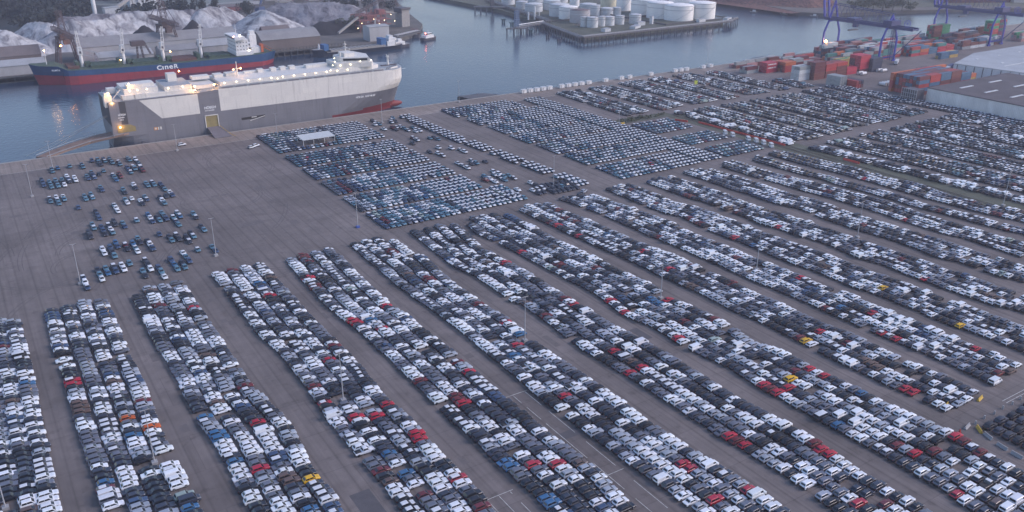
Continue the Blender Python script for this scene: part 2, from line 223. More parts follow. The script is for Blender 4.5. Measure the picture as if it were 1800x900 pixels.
bp = t.nodes.new('ShaderNodeBump'); bp.inputs['Strength'].default_value = .34; bp.inputs['Distance'].default_value = .6; t.links.new(n1.outputs[0], bp.inputs['Height']); t.links.new(bp.outputs[0], b.inputs['Normal'])
g = MB(); g.add([(-1600, -700, -3.5), (3200, -700, -3.5), (3200, 3200, -3.5), (-1600, 3200, -3.5)], [(0, 1, 2, 3)]); struct(g.build('water', wm))
M_land = mat('bank_soil', (.115, .105, .095), rough=.9, var=.35, scale=.05, bump=.2)
M_green = mat('rough_grass', (.085, .092, .065), rough=.9, var=.35, scale=.08, bump=.2, bscale=1)
M_fieldg = mat('pale_field', (.16, .18, .17), rough=.9, var=.3, scale=.02)
g = MB(); g.prism([(-1550, 757), (300, 757), (352, 762), (400, 800), (430, 850), (455, 930), (505, 1075), (560, 1200), (900, 2200), (900, 3100), (-1550, 3100)], -9, 0, 0, 0); struct(g.build('harbour_bank', M_land))
g = MB(); g.prism([(520, 684), (712, 688), (722, 700), (735, 800), (760, 1100), (560, 1100), (562, 900), (540, 780)], -9, .3); struct(g.build('tank_island_ground', M_green))
g = MB(); g.prism([(905, 1400), (899, 900), (880, 830), (861, 765), (846, 701), (861, 674), (918, 655), (961, 640), (1000, 628), (1110, 575), (1500, 420), (3100, 480), (3100, 3100), (1500, 3100)], -9, .2); struct(g.build('far_bank', M_land))
g = MB(); g.prism([(930, 690), (1130, 592), (1300, 560), (1300, 620), (1130, 680), (960, 760)], .1, .35); struct(g.build('bank_meadow', M_green))
for i, (poly, m, nm) in enumerate([([(60, 1100), (560, 1130), (600, 1260), (60, 1260)], M_fieldg, 'rail_yard'), ([(200, 1140), (600, 1165), (605, 1175), (200, 1150)], M_conc, 'road')]):
    g = MB(); g.prism(poly, .0 + .05 * i, .15 + .1 * i); struct(g.build(nm, m))
# grass strip with railway, hedge bank
g = MB(); g.prism([(370, 400), (386, 400), (392, 190), (398, 100), (384, 100), (371, 180)], 0, .06); struct(g.build('railway_verge', M_green))
g = MB()
for x in (375.2, 376.7, 379.6, 381.1): g.box(x - .08, x + .08, 110, 398, .06, .24)
for k in range(360): g.box(374.6, 377.3, 112 + k * .8, 112.25 + k * .8, .06, .12, 1)
struct(g.build('railway_track', [mat('rail_steel', (.16, .12, .1), metal=.4, rough=.5), mat('sleeper_wood', (.07, .06, .05))]))
g = MB(); g.prism([(333, 398), (376, 398), (376, 407), (333, 407)], 0, .08); struct(g.build('grass_bank', M_green))

# painted markings, patches
M_line = mat('road_paint', (.50, .50, .48), rough=.7, var=.5, scale=.8)
g = MB()
def mark(x0, x1, y0, y1): g.box(x0, x1, y0, y1, .0, .012)
for x in (62.6 - 1.2, 62.6 - 3.6,): pass
for (xa, xb, ya, yb) in [(108.2, 116.2, 90, 175), (82.8, 89, 95, 140), (55, 61.6, 90, 130)]:
    for x in (xa, (xa + xb) / 2, xb):
        y = ya
        while y < yb:
            L_ = random.choice([12, 18, 7]); mark(x, x + .14, y, min(y + L_, yb)); y += L_ + random.uniform(2, 7)
    mark(xa - 1, xb + 1, yb + .3, yb + .45); mark(xa - 1, xb + 1, (ya + yb) / 2, (ya + yb) / 2 + .14)
for y in (98.5, 99.6): mark(225, 300, y, y + .15)
mark(-40, 360, 484.9, 485.1)
struct(g.build('parking_markings', M_line))
M_patch = mat('asphalt_patch', (.095, .09, .098), rough=.85, var=.15)
g = MB()
for (x, y, a, b_) in [(56.5, 148, 5, 11), (56, 124, 5, 9), (84, 122, 5, 6), (55.6, 107, 5, 5), (112, 150, 6, 3), (165, 180, 3, 8), (140, 260, 3, 6)]: g.box(x, x + a, y, y + b_, .0, .008)
struct(g.build('asphalt_patches', M_patch))

rt = random.Random(21); g = MB(); g2 = MB()
for _ in range(26):
    x = rt.uniform(-60, 130); y = rt.uniform(312, 480); a = rt.uniform(3, 9); b_ = rt.uniform(2, 6); g.box(x, x + a, y, y + b_, .0, .006)
for xa, xb in [(1, 7), (28, 34), (55.5, 61), (82.5, 89), (110, 116), (136.5, 142), (163, 169), (188, 194), (222, 228)]:
    for _ in range(4): x = rt.uniform(xa, xb - 2); y = rt.uniform(90, 290); g.box(x, x + rt.uniform(1, 2.4), y, y + rt.uniform(2, 8), .0, .006)
struct(g.build('worn_patches', mat('worn_asphalt', (.135, .118, .116), rough=.85, var=.2)))
for _ in range(70):
    x0 = rt.uniform(-70, 130); y0 = rt.uniform(300, 485); R_ = rt.uniform(12, 90) * rt.choice([-1, 1]); a0 = rt.choice([0, 1.57, 3.14, 4.71]) + rt.uniform(-.3, .3); L_ = rt.uniform(12, 60)
    for off in (-.75, .75):
        pts = []
        for k in range(11):
            t_ = k / 10 * L_ / R_; px_ = x0 + (math.sin(a0 + t_) - math.sin(a0)) * R_; py_ = y0 - (math.cos(a0 + t_) - math.cos(a0)) * R_
            pts.append((px_ - math.sin(a0 + t_) * off, py_ + math.cos(a0 + t_) * off, math.cos(a0 + t_), math.sin(a0 + t_)))
        for p_, q_ in zip(pts[:-1], pts[1:]):
            g2.add([(p_[0] - p_[3] * .11, p_[1] + p_[2] * .11, .009), (p_[0] + p_[3] * .11, p_[1] - p_[2] * .11, .009), (q_[0] + q_[3] * .11, q_[1] - q_[2] * .11, .009), (q_[0] - q_[3] * .11, q_[1] + q_[2] * .11, .009)], [(0, 1, 2, 3)])
struct(g2.build('tyre_marks', mat('tyre_mark', (.085, .075, .075), rough=.8, var=.5, scale=.4)))
# ------------------------------------------------------------ cars
TYPES = dict(
    hatch=dict(L=4.15, W=1.80, H=1.50, rx0=-1.95, rx1=-1.35, fx1=.25, fx0=1.05, belt=.95, hood=.82),
    sedan=dict(L=4.65, W=1.82, H=1.45, rx0=-1.55, rx1=-.85, fx1=.35, fx0=1.15, belt=.95, hood=.80),
    suv=dict(L=4.55, W=1.88, H=1.70, rx0=-2.15, rx1=-1.75, fx1=.35, fx0=1.05, belt=1.08, hood=1.0),
    estate=dict(L=4.70, W=1.82, H=1.50, rx0=-2.25, rx1=-1.75, fx1=.35, fx0=1.15, belt=.97, hood=.82),
    van=dict(L=5.0, W=1.98, H=2.05, rx0=-2.45, rx1=-2.35, fx1=1.0, fx0=1.65, belt=1.25, hood=1.05),
    pickup=dict(L=5.2, W=1.9, H=1.78, rx0=-.75, rx1=-.45, fx1=.6, fx0=1.2, belt=1.12, hood=1.02))
def car_parts(k, panelvan=False):
    p = TYPES[k]; L_, W, H = p['L'], p['W'], p['H']; h = W / 2; bl, hd = p['belt'], p['hood']
    B = MB()   # materials 0 paint, 1 trim and painted sill shade, 2 headlight, 3 tail ; paint slots c: 0 body 1 roof 2 hood
    xs = [(-L_ / 2, .45, bl * .80, .86), (-L_ / 2 + .10, .24, bl * .97, .95), (p['rx0'] + .05, .20, bl, .985), (-.4, .20, bl + .0, 1.), (p['fx0'] - .1, .20, bl * .985, .99),
          (p['fx0'] + .15, .20, hd + .05, .98), (L_ / 2 - .35, .22, hd - .02, .95), (L_ / 2 - .10, .26, hd - .14, .88), (L_ / 2, .40, hd - .30, .74)]
    if k == 'pickup': xs = [(-L_ / 2, .5, .98, .95), (-L_ / 2 + .08, .4, 1.02, .97), (-.85, .35, 1.02, 1.), (-.8, .3, bl, 1.)] + xs[4:]
    rings = []
    for x, zb, zt, s in xs:
        q = h * s; zm = zb + (zt - zb) * .45
        rings.append([(x, -q * .86, zb), (x, q * .86, zb), (x, q, zb + .17), (x, q, zm), (x, q * .97, zt - .10), (x, q * .86, zt), (x, -q * .86, zt), (x, -q * .97, zt - .10), (x, -q, zm), (x, -q, zb + .17)])
    hk = len(xs) - 4
    B.loft(rings, mf=lambda kk, i: 1 if i in (0, 1, 9) else 0, c=lambda kk, i: 2 if (i in (5,) and kk >= hk - 1) else 0)  # lower side faces dark: contact shade painted into the sills
    # cabin frustum
    rx0, rx1, fx1, fx0 = p['rx0'], p['rx1'], p['fx1'], p['fx0']; a = h * .90; c = h * (.74 if k != 'van' else .86)
    def P(x, y, z): return (x, y, z)
    b4 = [P(rx0, -a, bl - .06), P(fx0, -a, bl - .06), P(fx0, a, bl - .06), P(rx0, a, bl - .06)]
    t4 = [P(rx1, -c, H - .07), P(fx1, -c, H - .07), P(fx1, c, H - .07), P(rx1, c, H - .07)]
    m4 = [P(rx1 + .12, -c * .82, H), P(fx1 - .18, -c * .82, H), P(fx1 - .18, c * .82, H), P(rx1 + .12, c * .82, H)]
    B.add(b4 + t4, [(0, 1, 5, 4), (1, 2, 6, 5), (2, 3, 7, 6), (3, 0, 4, 7)], 0, 0)
    B.add(t4 + m4, [(0, 1, 5, 4), (1, 2, 6, 5), (2, 3, 7, 6), (3, 0, 4, 7), (4, 5, 6, 7)], 0, 1)
    if k == 'pickup': B.box(-L_ / 2 + .12, -.9, -h * .84, h * .84, .6, .62, 1); B.box(-L_ / 2 + .15, -.95, -h * .8, h * .8, 1.03, 1.045, 1)
    for s in (-1, 1):
        B.box(L_ / 2 - .22, L_ / 2 - .055, min(s * h * .45, s * h * .82), max(s * h * .45, s * h * .82), hd - .28, hd - .155, 2)
        B.box(-L_ / 2 + .005, -L_ / 2 + .10, min(s * h * .5, s * h * .88), max(s * h * .5, s * h * .88), bl * .70, bl * .86, 3)
        B.box(fx0 - .25, fx0 - .08, min(s * h, s * (h + .16)), max(s * h, s * (h + .16)), bl - .02, bl + .13, 0)
    B.box(L_ / 2 - .06, L_ / 2 + .02, -h * .5, h * .5, .42, hd - .36, 1)
    def lerp(A, Q, t): return tuple(A[i] + (Q[i] - A[i]) * t for i in range(3))
    def pane(A, Q, Tq, Ta, ix, iz0, iz1, n):
        # quad on plane (bottom A->Q, top Ta->Tq) inset, offset along n
        res = []
        for (s, tt) in ((ix, iz0), (1 - ix, iz0), (1 - ix, iz1), (ix, iz1)):
            lo = lerp(A, Q, s); hi = lerp(Ta, Tq, s); q = lerp(lo, hi, tt); res.append(tuple(q[i] + n[i] for i in range(3)))
        return res
    ws = MB(); ws.add(pane(b4[1], b4[2], t4[2], t4[1], .07, .16, .94, (.02, 0, .015)), [(0, 1, 2, 3)])
    rw = MB(); rw.add(pane(b4[3], b4[0], t4[0], t4[3], .10, .25, .9, (-.02, 0, .012)), [(0, 1, 2, 3)])
    sw = []
    for A, Q, Tq, Ta, n in ((b4[0], b4[1], t4[1], t4[0], (0, -.02, .006)), (b4[2], b4[3], t4[3], t4[2], (0, .02, .006))):
        q = MB()
        if panelvan:
            fr = (.74, .95) if n[1] < 0 else (.05, .26)
            q.add([tuple(lerp(lerp(A, Q, s), lerp(Ta, Tq, s), tt)[i] + n[i] for i in range(3)) for s, tt in ((fr[0], .2), (fr[1], .2), (fr[1], .85), (fr[0], .85))], [(0, 1, 2, 3)])
        else:
            for s0, s1 in ((.07, .48), (.51, .93)):
                q.add([tuple(lerp(lerp(A, Q, s), lerp(Ta, Tq, s), tt)[i] + n[i] for i in range(3)) for s, tt in ((s0, .2), (s1, .2), (s1, .88), (s0, .88))], [(0, 1, 2, 3)])
        sw.append(q)
    wh = []
    wr = .33 if k in ('hatch', 'sedan', 'estate') else .37
    for sx in (-L_ / 2 + .85, L_ / 2 - .88):
        for s in (-1, 1):
            q = MB(); q.beam((sx, s * (h - .19), wr), (sx, s * (h + .012), wr), wr, n=12, m=0); q.beam((sx, s * (h + .012), wr), (sx, s * (h + .02), wr), wr * .62, n=8, m=1); wh.append(q)
    return B, ws, rw, sw, wh
M_rim = mat('alloy_rim', (.35, .35, .37), rough=.35, metal=.6)
PROTO = {}
for key in ['hatch', 'sedan', 'suv', 'estate', 'van', 'pickup', 'panelvan']:
    kk = 'van' if key == 'panelvan' else key
    B, ws, rw, sw, wh = car_parts(kk, key == 'panelvan')
    d = {}
    for film_sheen in (0, 1, 2):
        me = B.mesh('car_body', [M_paint, M_trim_shade, M_head, M_tail, M_film_sheen])
        mi = [4 if (m == 0 and ((film_sheen >= 1 and c == 1) or (film_sheen >= 2 and c == 2))) else m for m, c in zip(B.m, B.c)]
        me.polygons.foreach_set('material_index', mi); d[film_sheen] = me
    d['parts'] = [('windscreen', ws.mesh('windscreen', [M_glass])), ('rear_window', rw.mesh('rear_window', [M_glass]))] + [('side_window', q.mesh('side_window', [M_glass])) for q in sw] + [('wheel', q.mesh('wheel', [M_tyre, M_rim])) for q in wh]
    allm = MB()
    for f, m, c in zip(B.f, B.m, B.c): pass
    allm.v = list(B.v); allm.f = list(B.f); allm.m = list(B.m); allm.c = list(B.c)
    for q in [ws, rw] + sw: allm.add(q.v, q.f, 4)
    for q in wh: allm.add(q.v, q.f, 5)
    d['all'] = allm
    # light version for far cars
    lo = MB(); p = TYPES[kk]; L_, W, H = p['L'], p['W'], p['H']; h = W / 2; bl = p['belt']; hd = p['hood']
    ring = lambda x, s, zb, zt: [(x, -h * s * .9, zb), (x, h * s * .9, zb), (x, h * s, zb + .26), (x, h * s, zt - .15), (x, h * s * .88, zt), (x, -h * s * .88, zt), (x, -h * s, zt - .15), (x, -h * s, zb + .26)]
    lo.loft([ring(-L_ / 2, .9, .35, bl * .9), ring(p['rx0'] + .1, 1, .28, bl), ring(p['fx0'], 1, .28, bl * .97), ring(L_ / 2 - .25, .95, .28, hd - .04), ring(L_ / 2, .8, .35, hd - .28)],
            mf=lambda k_, i: 1 if i in (0, 1, 7) else 0, c=lambda k_, i: 2 if (i == 4 and k_ >= 2) else 0)  # far cars too: contact shade painted as a dark lower band
    a, c = h * .9, h * (.74 if kk != 'van' else .86)
    b4 = [(p['rx0'], -a, bl - .03), (p['fx0'], -a, bl - .03), (p['fx0'], a, bl - .03), (p['rx0'], a, bl - .03)]; t4 = [(p['rx1'], -c, H - .04), (p['fx1'], -c, H - .04), (p['fx1'], c, H - .04), (p['rx1'], c, H - .04)]
    sm = 4 if key not in ('panelvan',) else 0
    lo.add(b4 + t4, [(0, 1, 5, 4), (2, 3, 7, 6)], sm); lo.add(b4 + t4, [(1, 2, 6, 5)], 4); lo.add(b4 + t4, [(3, 0, 4, 7)], sm); lo.add(b4 + t4, [(4, 5, 6, 7)], 0, 1)
    for sx in (-L_ / 2 + .45, L_ / 2 - 1.2): lo.box(sx, sx + .7, -h - .01, h + .01, 0, .62, 5)
    d['lo'] = lo
    PROTO[key] = d

def jit(c, a=.03):
    k = 1 + random.uniform(-a * 4, a * 3)
    return tuple(max(.004, x * k * (1 + random.uniform(-.012, .012))) for x in c)
PAL = dict(white=(.73, .77, .82), silver=(.33, .37, .44), grey=(.125, .14, .185), dark=(.038, .046, .072), black=(.018, .021, .034), red=(.40, .018, .045), darkred=(.13, .02, .03), orange=(.5, .10, .02),
           yellow=(.68, .40, .02), blue=(.04, .13, .27), darkblue=(.045, .08, .16), teal=(.10, .21, .29), brown=(.12, .08, .07), palegreen=(.3, .38, .36))
def pick(mix):
    r = random.random() * sum(x[1] for x in mix)
    for k_, w_ in mix:
        r -= w_
        if r <= 0: return k_
    return mix[0][0]
MIXA = [('white', 29), ('silver', 11), ('grey', 19), ('dark', 19), ('black', 13), ('red', .4), ('darkred', 1.2), ('darkblue', 2.2), ('blue', .35), ('brown', 1), ('palegreen', .4)]
MIXB = [('teal', 40), ('darkblue', 18), ('dark', 6), ('grey', 8), ('white', 15), ('palegreen', 4), ('silver', 8), ('darkred', 3), ('red', .5), ('blue', 2)]
MIXC = [('white', 33), ('silver', 12), ('grey', 12), ('dark', 18), ('black', 18), ('darkred', 2), ('darkblue', 4), ('red', .6), ('teal', 7), ('palegreen', 2)]
MIXD = [('teal', 20), ('dark', 24), ('darkblue', 22), ('grey', 10), ('white', 20), ('darkred', 3)]
TY = [('hatch', 30), ('suv', 38), ('estate', 14), ('sedan', 14), ('van', 1.0), ('pickup', 1.5)]
CARS = []   # dict(x,y,rot,type,col,film,block,lane)
def put(x, y, rot, ty=None, col='white', film_sheen=0, block=None, lane=0):
    CARS.append(dict(sc=(random.uniform(.96, 1.04), random.uniform(.97, 1.02), random.uniform(.93, 1.07)), x=x, y=y, r=rot + random.gauss(0, .012), t=ty or pick(TY), c=col, film_sheen=film_sheen, b=block, l=lane))
def ip(P, v):
    return float(np.interp(v, [a for a, b in P], [b for a, b in P]))
VAN_PTS = [(x, y) for x, y in D['vans']]
COLP = [(k_, x, y) for k_, l in D['paint'].items() for x, y in l]
SKIPLAMP = D['lamps']
for k_ in sorted(D['cols']):
    lo_, up_ = D['cols'][k_]
    vmin = {0: 60, 7: 70, 8: 104, 9: 106, 10: 106, 11: 100}.get(k_, 60); vmax = 303.5
    if k_ in (1, 2, 3, 4, 5, 6): vmin = max(55, lo_[0][0] - 45 if k_ > 1 else 60); vmin = min(vmin, 80)
    W0 = np.mean([ip(up_, v) - ip(lo_, v) for v in np.linspace(max(vmin, lo_[0][0]), vmax - 8, 20)])
    for (va, vb) in [(vmin, vmax)]:
        nl = max(1, round(W0 / 4.65))
        if k_ == 0: nl = 4
        for i in range(nl):
            v = vb - random.uniform(0, 1.5) - (random.choice([0, 0, 2.4, 5]) if i in (0, nl - 1) else 0)
            col = pick(MIXA); ty = pick(TY); film_sheen = 0
            while v > va:
                a = ip(lo_, v); b_ = ip(up_, v)
                if k_ == 5 and v > 280: b_ = min(b_, a + 19)
                wd = (b_ - a) / nl; x = a + (i + .5) * wd + random.gauss(0, .12)
                if random.random() < .78: col = pick(MIXA); ty = pick(TY)
                if random.random() < .5: film_sheen = random.choice([0, 0, 0, 0, 0, 0, 1, 2]) if col in ('dark', 'grey', 'black', 'darkblue', 'darkred') else 0  # pale roofs and hoods: wrap film plus painted sky reflection
                if col in ('white', 'silver'): film_sheen = 0
                if random.random() > .016 and not any(abs(x - lx) < 3.0 and abs(v - ly) < 1.8 for lx, ly in SKIPLAMP):
                    put(x, v, 0, ty if not (ty == 'van') else 'van', col, film_sheen, k_, i)
                v -= random.uniform(2.28, 2.52) if TYPES.get(ty, {}).get('W', 1.8) < 1.95 else 2.6
                if random.random() < .010: v -= 2.4
# special colours / vans at their places
def nearest(x, y, fn=lambda c: True):
    best = None; bd = 9e9
    for c in CARS:
        if not fn(c): continue
        d = ((c['x'] - x) / 2.0) ** 2 + (c['y'] - y) ** 2
        if d < bd: bd = d; best = c
    return best if bd < 9 else None
used = set()
for k_, x, y in COLP:
    c = nearest(x, y, lambda c: id(c) not in used)
    if c: c['c'] = k_ if random.random() < .65 or k_ != 'red' else 'darkred'; c['film_sheen'] = 1 if (k_ == 'red' and random.random() < .15) else 0; used.add(id(c)); c['t'] = 'hatch' if c['t'] in ('van',) else c['t']
for x, y in VAN_PTS:
    c = nearest(x, y, lambda c: id(c) not in used)
    if c: c['c'] = 'white'; c['film_sheen'] = 0; c['t'] = 'panelvan'; used.add(id(c))
# dark lot in the corner
for i in range(9):
    v = 94.5 - random.uniform(0, 1)
    while v > 55:
        if random.random() > .02: put(209.5 + i * 4.9, v, 0, None, pick([('black', 50), ('dark', 35), ('darkred', 6), ('grey', 8)]), 0, 'L', i)
        v -= 2.55
# block two: export cars nose to tail in bands
H2 = -math.pi / 2
BANDS = [(466, 487.5), (446, 465), (417, 437.5), (391.5, 412), (363.5, 385.5), (337, 358.5), (311.5, 333)]
def band(u0, u1, va, vb, mix, whiteU=None, dens=.985, blk='B', film_sheen=.22, whiteU1=999):
    vb = vb + .9; n = max(3, round((vb - va) / 4.55)); u = u0 + 1.2; 
    while u < u1 - .8:
        col = pick(mix); off = random.uniform(0, .4)
        for j in range(n):
            v = vb - 2.3 - j * ((vb - va - .4) / n) - off
            if random.random() < .55: col = pick(mix)
            wz = whiteU is not None and whiteU < u < whiteU1
            f = 2 if (wz and random.random() < .9) else ((2 if random.random() < .8 else 1) if random.random() < film_sheen else 0)
            if random.random() < dens and not (150 < u < 174 and 452 < v < 466): put(u + random.gauss(0, .05), v, H2, 'hatch', col if not (wz and col in ('white',)) else 'teal', f, blk, 0)
        u += 2.62
for i, (a, b_) in enumerate(BANDS):
    band(137, 201, a, b_, MIXB, 177 + random.uniform(-2, 2)); 
    # sparse area
    u = 206
    while u < 224:
        if random.random() < .85:
            s = random.randint(0, 2)
            for j in range(s, min(4, s + random.randint(1, 3))):
                if random.random() < (.85 if i < 6 else .97): put(u, b_ - 2.4 - j * 4.9, H2, None, pick([('dark', 30), ('white', 38), ('teal', 35), ('darkred', 4)]), random.choice([0, 0, 2]), 'B', 0)
        u += random.choice([2.7, 2.7, 2.7, 5.4])
    band(201, 209, 311.5, 335, MIXB, 0) if i == 6 else None
    # left sparse field
    u = 30 + random.uniform(-2, 4) - (6 if i in (1, 2, 6) else 0)
    ue = 74 if i not in (0,) else 70
    while u < ue:
        if random.random() < .88:
            s = random.choice([0, 0, 1, 1, 2]); ln = random.choice([1, 2, 2, 3, 3])
            for j in range(s, min(5, s + ln)): put(u, b_ - 2.4 - j * 4.9, H2, None, pick([('dark', 22), ('teal', 42), ('darkblue', 18), ('white', 14), ('blue', 5), ('darkred', 4)]), random.choice([0, 0, 0, 1]), 'F', 0)
        u += random.choice([2.8, 2.8, 2.8, 5.6])
# strip of bonnet-wrapped cars
for v0, v1, uo in [(486, 413, 226.5), (410, 392, 229.5), (386, 362, 231.5), (359, 338, 234.0), (334, 312, 236.5)]:
    v = v0 - 2.4
    while v > v1:
        s = (v0 - v) / (v0 - v1) * 1.6
        for j in range(3 if v0 == 486 else 3):
            if random.random() > (.22 if j == 0 and v0 == 486 else .04): put(uo + s + 1.4 + j * 2.65, v, H2, 'suv', pick([('teal', 30), ('darkblue', 30), ('brown', 12), ('dark', 20)]), 2, 'S', 0)
        v -= 4.95
for j in range(6):
    for q in range(3): put(224.5 + j * 2.65 - q * .5, 323 - q * 4.9, H2, None, pick([('dark', 60), ('darkred', 10), ('teal', 20)]), 0, 'S', 0)
# block three
B3 = [(465, 487), (439.5, 461), (415, 435.5), (390.5, 411), (364.5, 386), (340, 360.5), (311.5, 334)]
for i, (a, b_) in enumerate(B3):
    st = [257, 259, 261, 261, 262.5, 263.5, 264][i]
    band(st, 318 - (8 if i == 0 else 0), a, b_, MIXB + [('white', 14), ('silver', 10)], 292 if i < 5 else 300, .95, 'C', .35)
band(319, 334, 312, 484, [('teal', 50), ('darkblue', 30)], 0, .99, 'C')
for a, b_ in [(367.5, 391), (339.5, 356), (312, 330)]: band(335.5, 366, a, b_, MIXB, None, .99, 'C', .18)
# columns beyond
def column(uL, uR, v0, v1, mix, lanes, skew0=0, skew1=0, vp=0., rot=0, dens=.965, fp=.2):
    for i in range(lanes):
        v = v1 - random.uniform(0, 2); col = pick(mix)
        while v > v0:
            t_ = (v1 - v) / (v1 - v0); u = uL + skew0 + (skew1 - skew0) * t_ + (uR - uL) * (i + .5) / lanes
            if random.random() < .7: col = pick(mix)
            if random.random() < dens: put(u + random.gauss(0, .15), v, rot, 'panelvan' if random.random() < vp else None, col, random.choice([1, 2]) if (random.random() < fp and col not in ('white', 'silver')) else 0, 'G', i)
            v -= random.uniform(2.35, 2.6)
            if random.random() < .012: v -= 5
for a, b_, n_, t_ in [(348, 369, 4, 488), (377, 399, 4, 489), (407, 429, 5, 492), (435, 450, 3, 492), (458, 480, 4, 491), (488, 502, 3, 488), (508, 522, 3, 438)]:
    column(a, b_, 412 if a < 500 else 409, t_, MIXC + [('darkred', 4)], n_, vp=.03)
for a, b_, n_, v1_, v0_ in [(393, 413, 4, 400, 312), (418, 440, 4, 400, 313), (445, 456, 2, 400, 316), (461, 491, 6, 400, 315), (498, 519, 4, 400, 316)]:
    column(a, b_, v0_, v1_, MIXC, n_, vp=.02)
column(378.5, 387.5, 311, 400, [('white', 45), ('dark', 30), ('black', 20)], 2, skew1=2, vp=.42)
column(384, 393, 170, 300, [('white', 45), ('dark', 35), ('black', 20)], 2, skew1=10, vp=.34)
for a, b_, n_, sk in [(401, 424, 4, 9), (430, 452, 4, 8), (458, 479, 4, 7), (484, 504, 4, 6), (509, 528, 4, 5)]:
    column(a, b_, 160, 302, MIXC, n_, skew1=sk, vp=.03)
for i in range(3):   # row against the warehouse, noses to it
    v = 402
    while v > 200:
        if random.random() < .985: put(527.5 + i * 4.9 + (405 - v) * .07 * (v < 340) * .5, v, 0, None, pick(MIXD), random.choice([0, 1, 2]), 'G', 0)
        v -= 2.5
for x, y, r_, c_ in [(143, 487, .3, 'white'), (97, 492, .1, 'white'), (128, 466, .4, 'white'), (131, 468, .4, 'white'), (236, 306.5, .5, 'silver')]: put(x, y, r_, 'suv', c_, 0, 'Q', 0)

# choose the nearest three hundred as individuals
for c in CARS:
    c['px'], c['py'], c['d'] = proj(c['x'], c['y']); c['in'] = -14 < c['px'] < 1814 and 0 < c['py'] < 908
vis = sorted([c for c in CARS if c['in'] and c['t'] != 'panelvan' and c['b'] in range(0, 16)], key=lambda c: c['d'])
IND = vis[:300]; ids = {id(c) for c in IND}
vanv = sorted([c for c in CARS if c['in'] and c['t'] == 'panelvan'], key=lambda c: c['d'])[:70]
vids = {id(c) for c in vanv}
# lane order for labels
from collections import defaultdict
lanes = defaultdict(list)
for c in CARS:
    if c['in'] and c['b'] in range(0, 16): lanes[(c['b'], c['l'])].append(c)
blocks = sorted({c['b'] for c in CARS if c['b'] in range(0, 16)})
for k_, l in lanes.items():
    l.sort(key=lambda c: c['y'])
    for i, c in enumerate(l): c['n'] = i + 1
CN = dict(white='white', silver='silver', grey='grey', dark='dark grey', black='black', red='red', darkred='dark red', orange='orange', yellow='yellow', blue='bright blue', darkblue='navy', teal='teal', brown='brown', palegreen='pale green')
TN = dict(hatch='hatchback', sedan='saloon', suv='off-roader', estate='estate', van='people carrier', pickup='pickup', panelvan='panel van')
print('cars', len(CARS), 'in view', sum(c['in'] for c in CARS), 'vans', len(vanv))
def place(c):
    d = PROTO[c['t']]; isv = c['t'] == 'panelvan'
    col = (*jit(PAL[c['c']]), 1)
    root = empty('panel_van' if isv else 'parked_car', (c['x'], c['y'], 0), c['r']); root.scale = c['sc']
    film_sheen = c['film_sheen']
    bo = bpy.data.objects.new('body', d[film_sheen]); C.objects.link(bo); bo.parent = root; bo.color = col
    for nm, me in d['parts']:
        q = bpy.data.objects.new(nm, me); C.objects.link(q); q.parent = root
    if 'n' in c:
        b_ = blocks.index(c['b']) + 1
        lab = f"{CN[c['c']]} {TN[c['t']]}, {ordn(c['n'])} from the near end, {ordn(c['l']+1)} lane, {ordn(b_)} block from left"
        if isv: lab = f"white panel van, {ordn(c['n'])} from near end, {ordn(c['l']+1)} lane, {ordn(b_)} block from left"
    else:
        lab = None
    return root, lab
vn = 0
for c in IND:
    root, lab = place(c); tag(root, lab, 'car', 'parked cars in the storage yard')
for c in vanv:
    root, lab = place(c)
    if lab is None:
        vn += 1; lab = f"white panel van in the far lots, {ordn(vn)} nearest of those beyond the railway" if vn < 59 else 'white panel van in the far lots'
    tag(root, lab, 'van', 'panel vans among the parked cars')
def merge(items, name, mats, label, cat):
    V = []; LT = []; LI = []; MI = []; CO = []; vo = 0
    cache = {}
    for it in items:
        key = it['key']
        if key not in cache:
            mb = it['mb']; v = np.array(mb.v, float); lt = np.array([len(f) for f in mb.f], np.int32); li = np.array([i for f in mb.f for i in f], np.int32)
            cache[key] = (v, lt, li, np.array(mb.m, np.int32), np.array(mb.c))
        v, lt, li, mi, sc = cache[key]; v = v * np.array(it.get('s', (1, 1, 1)))
        cs, sn = math.cos(it['r']), math.sin(it['r'])
        w_ = np.empty_like(v); w_[:, 0] = v[:, 0] * cs - v[:, 1] * sn + it['x']; w_[:, 1] = v[:, 0] * sn + v[:, 1] * cs + it['y']; w_[:, 2] = v[:, 2] + it.get('z', 0)
        V.append(w_); LT.append(lt); LI.append(li + vo); MI.append(mi); vo += len(v)
        cols = np.array([it['col'], it['col1'], it['col2']]); CO.append(cols[sc])
    V = np.concatenate(V).astype(np.float32); LT = np.concatenate(LT); LI = np.concatenate(LI); MI = np.concatenate(MI); CO = np.concatenate(CO).astype(np.float32)
    me = bpy.data.meshes.new(name); me.vertices.add(len(V)); me.vertices.foreach_set('co', V.ravel())
    me.loops.add(len(LI)); me.loops.foreach_set('vertex_index', LI)
    me.polygons.add(len(LT)); ls = np.concatenate([[0], np.cumsum(LT)[:-1]]).astype(np.int32); me.polygons.foreach_set('loop_start', ls)
    try: me.polygons.foreach_set('loop_total', LT)
    except Exception: pass
    me.polygons.foreach_set('material_index', MI)
    for m in mats: me.materials.append(m)
    at = me.attributes.new('paint', 'FLOAT_COLOR', 'FACE'); at.data.foreach_set('color', np.concatenate([CO, np.ones((len(CO), 1), np.float32)], 1).ravel())
    me.update(calc_edges=True); me.validate()
    o = bpy.data.objects.new(name, me); C.objects.link(o); tag(o, label, cat, None, 'stuff'); return o
items = []
FILM_SHEEN = (.62, .65, .70)  # film white, doubling as painted sky reflection
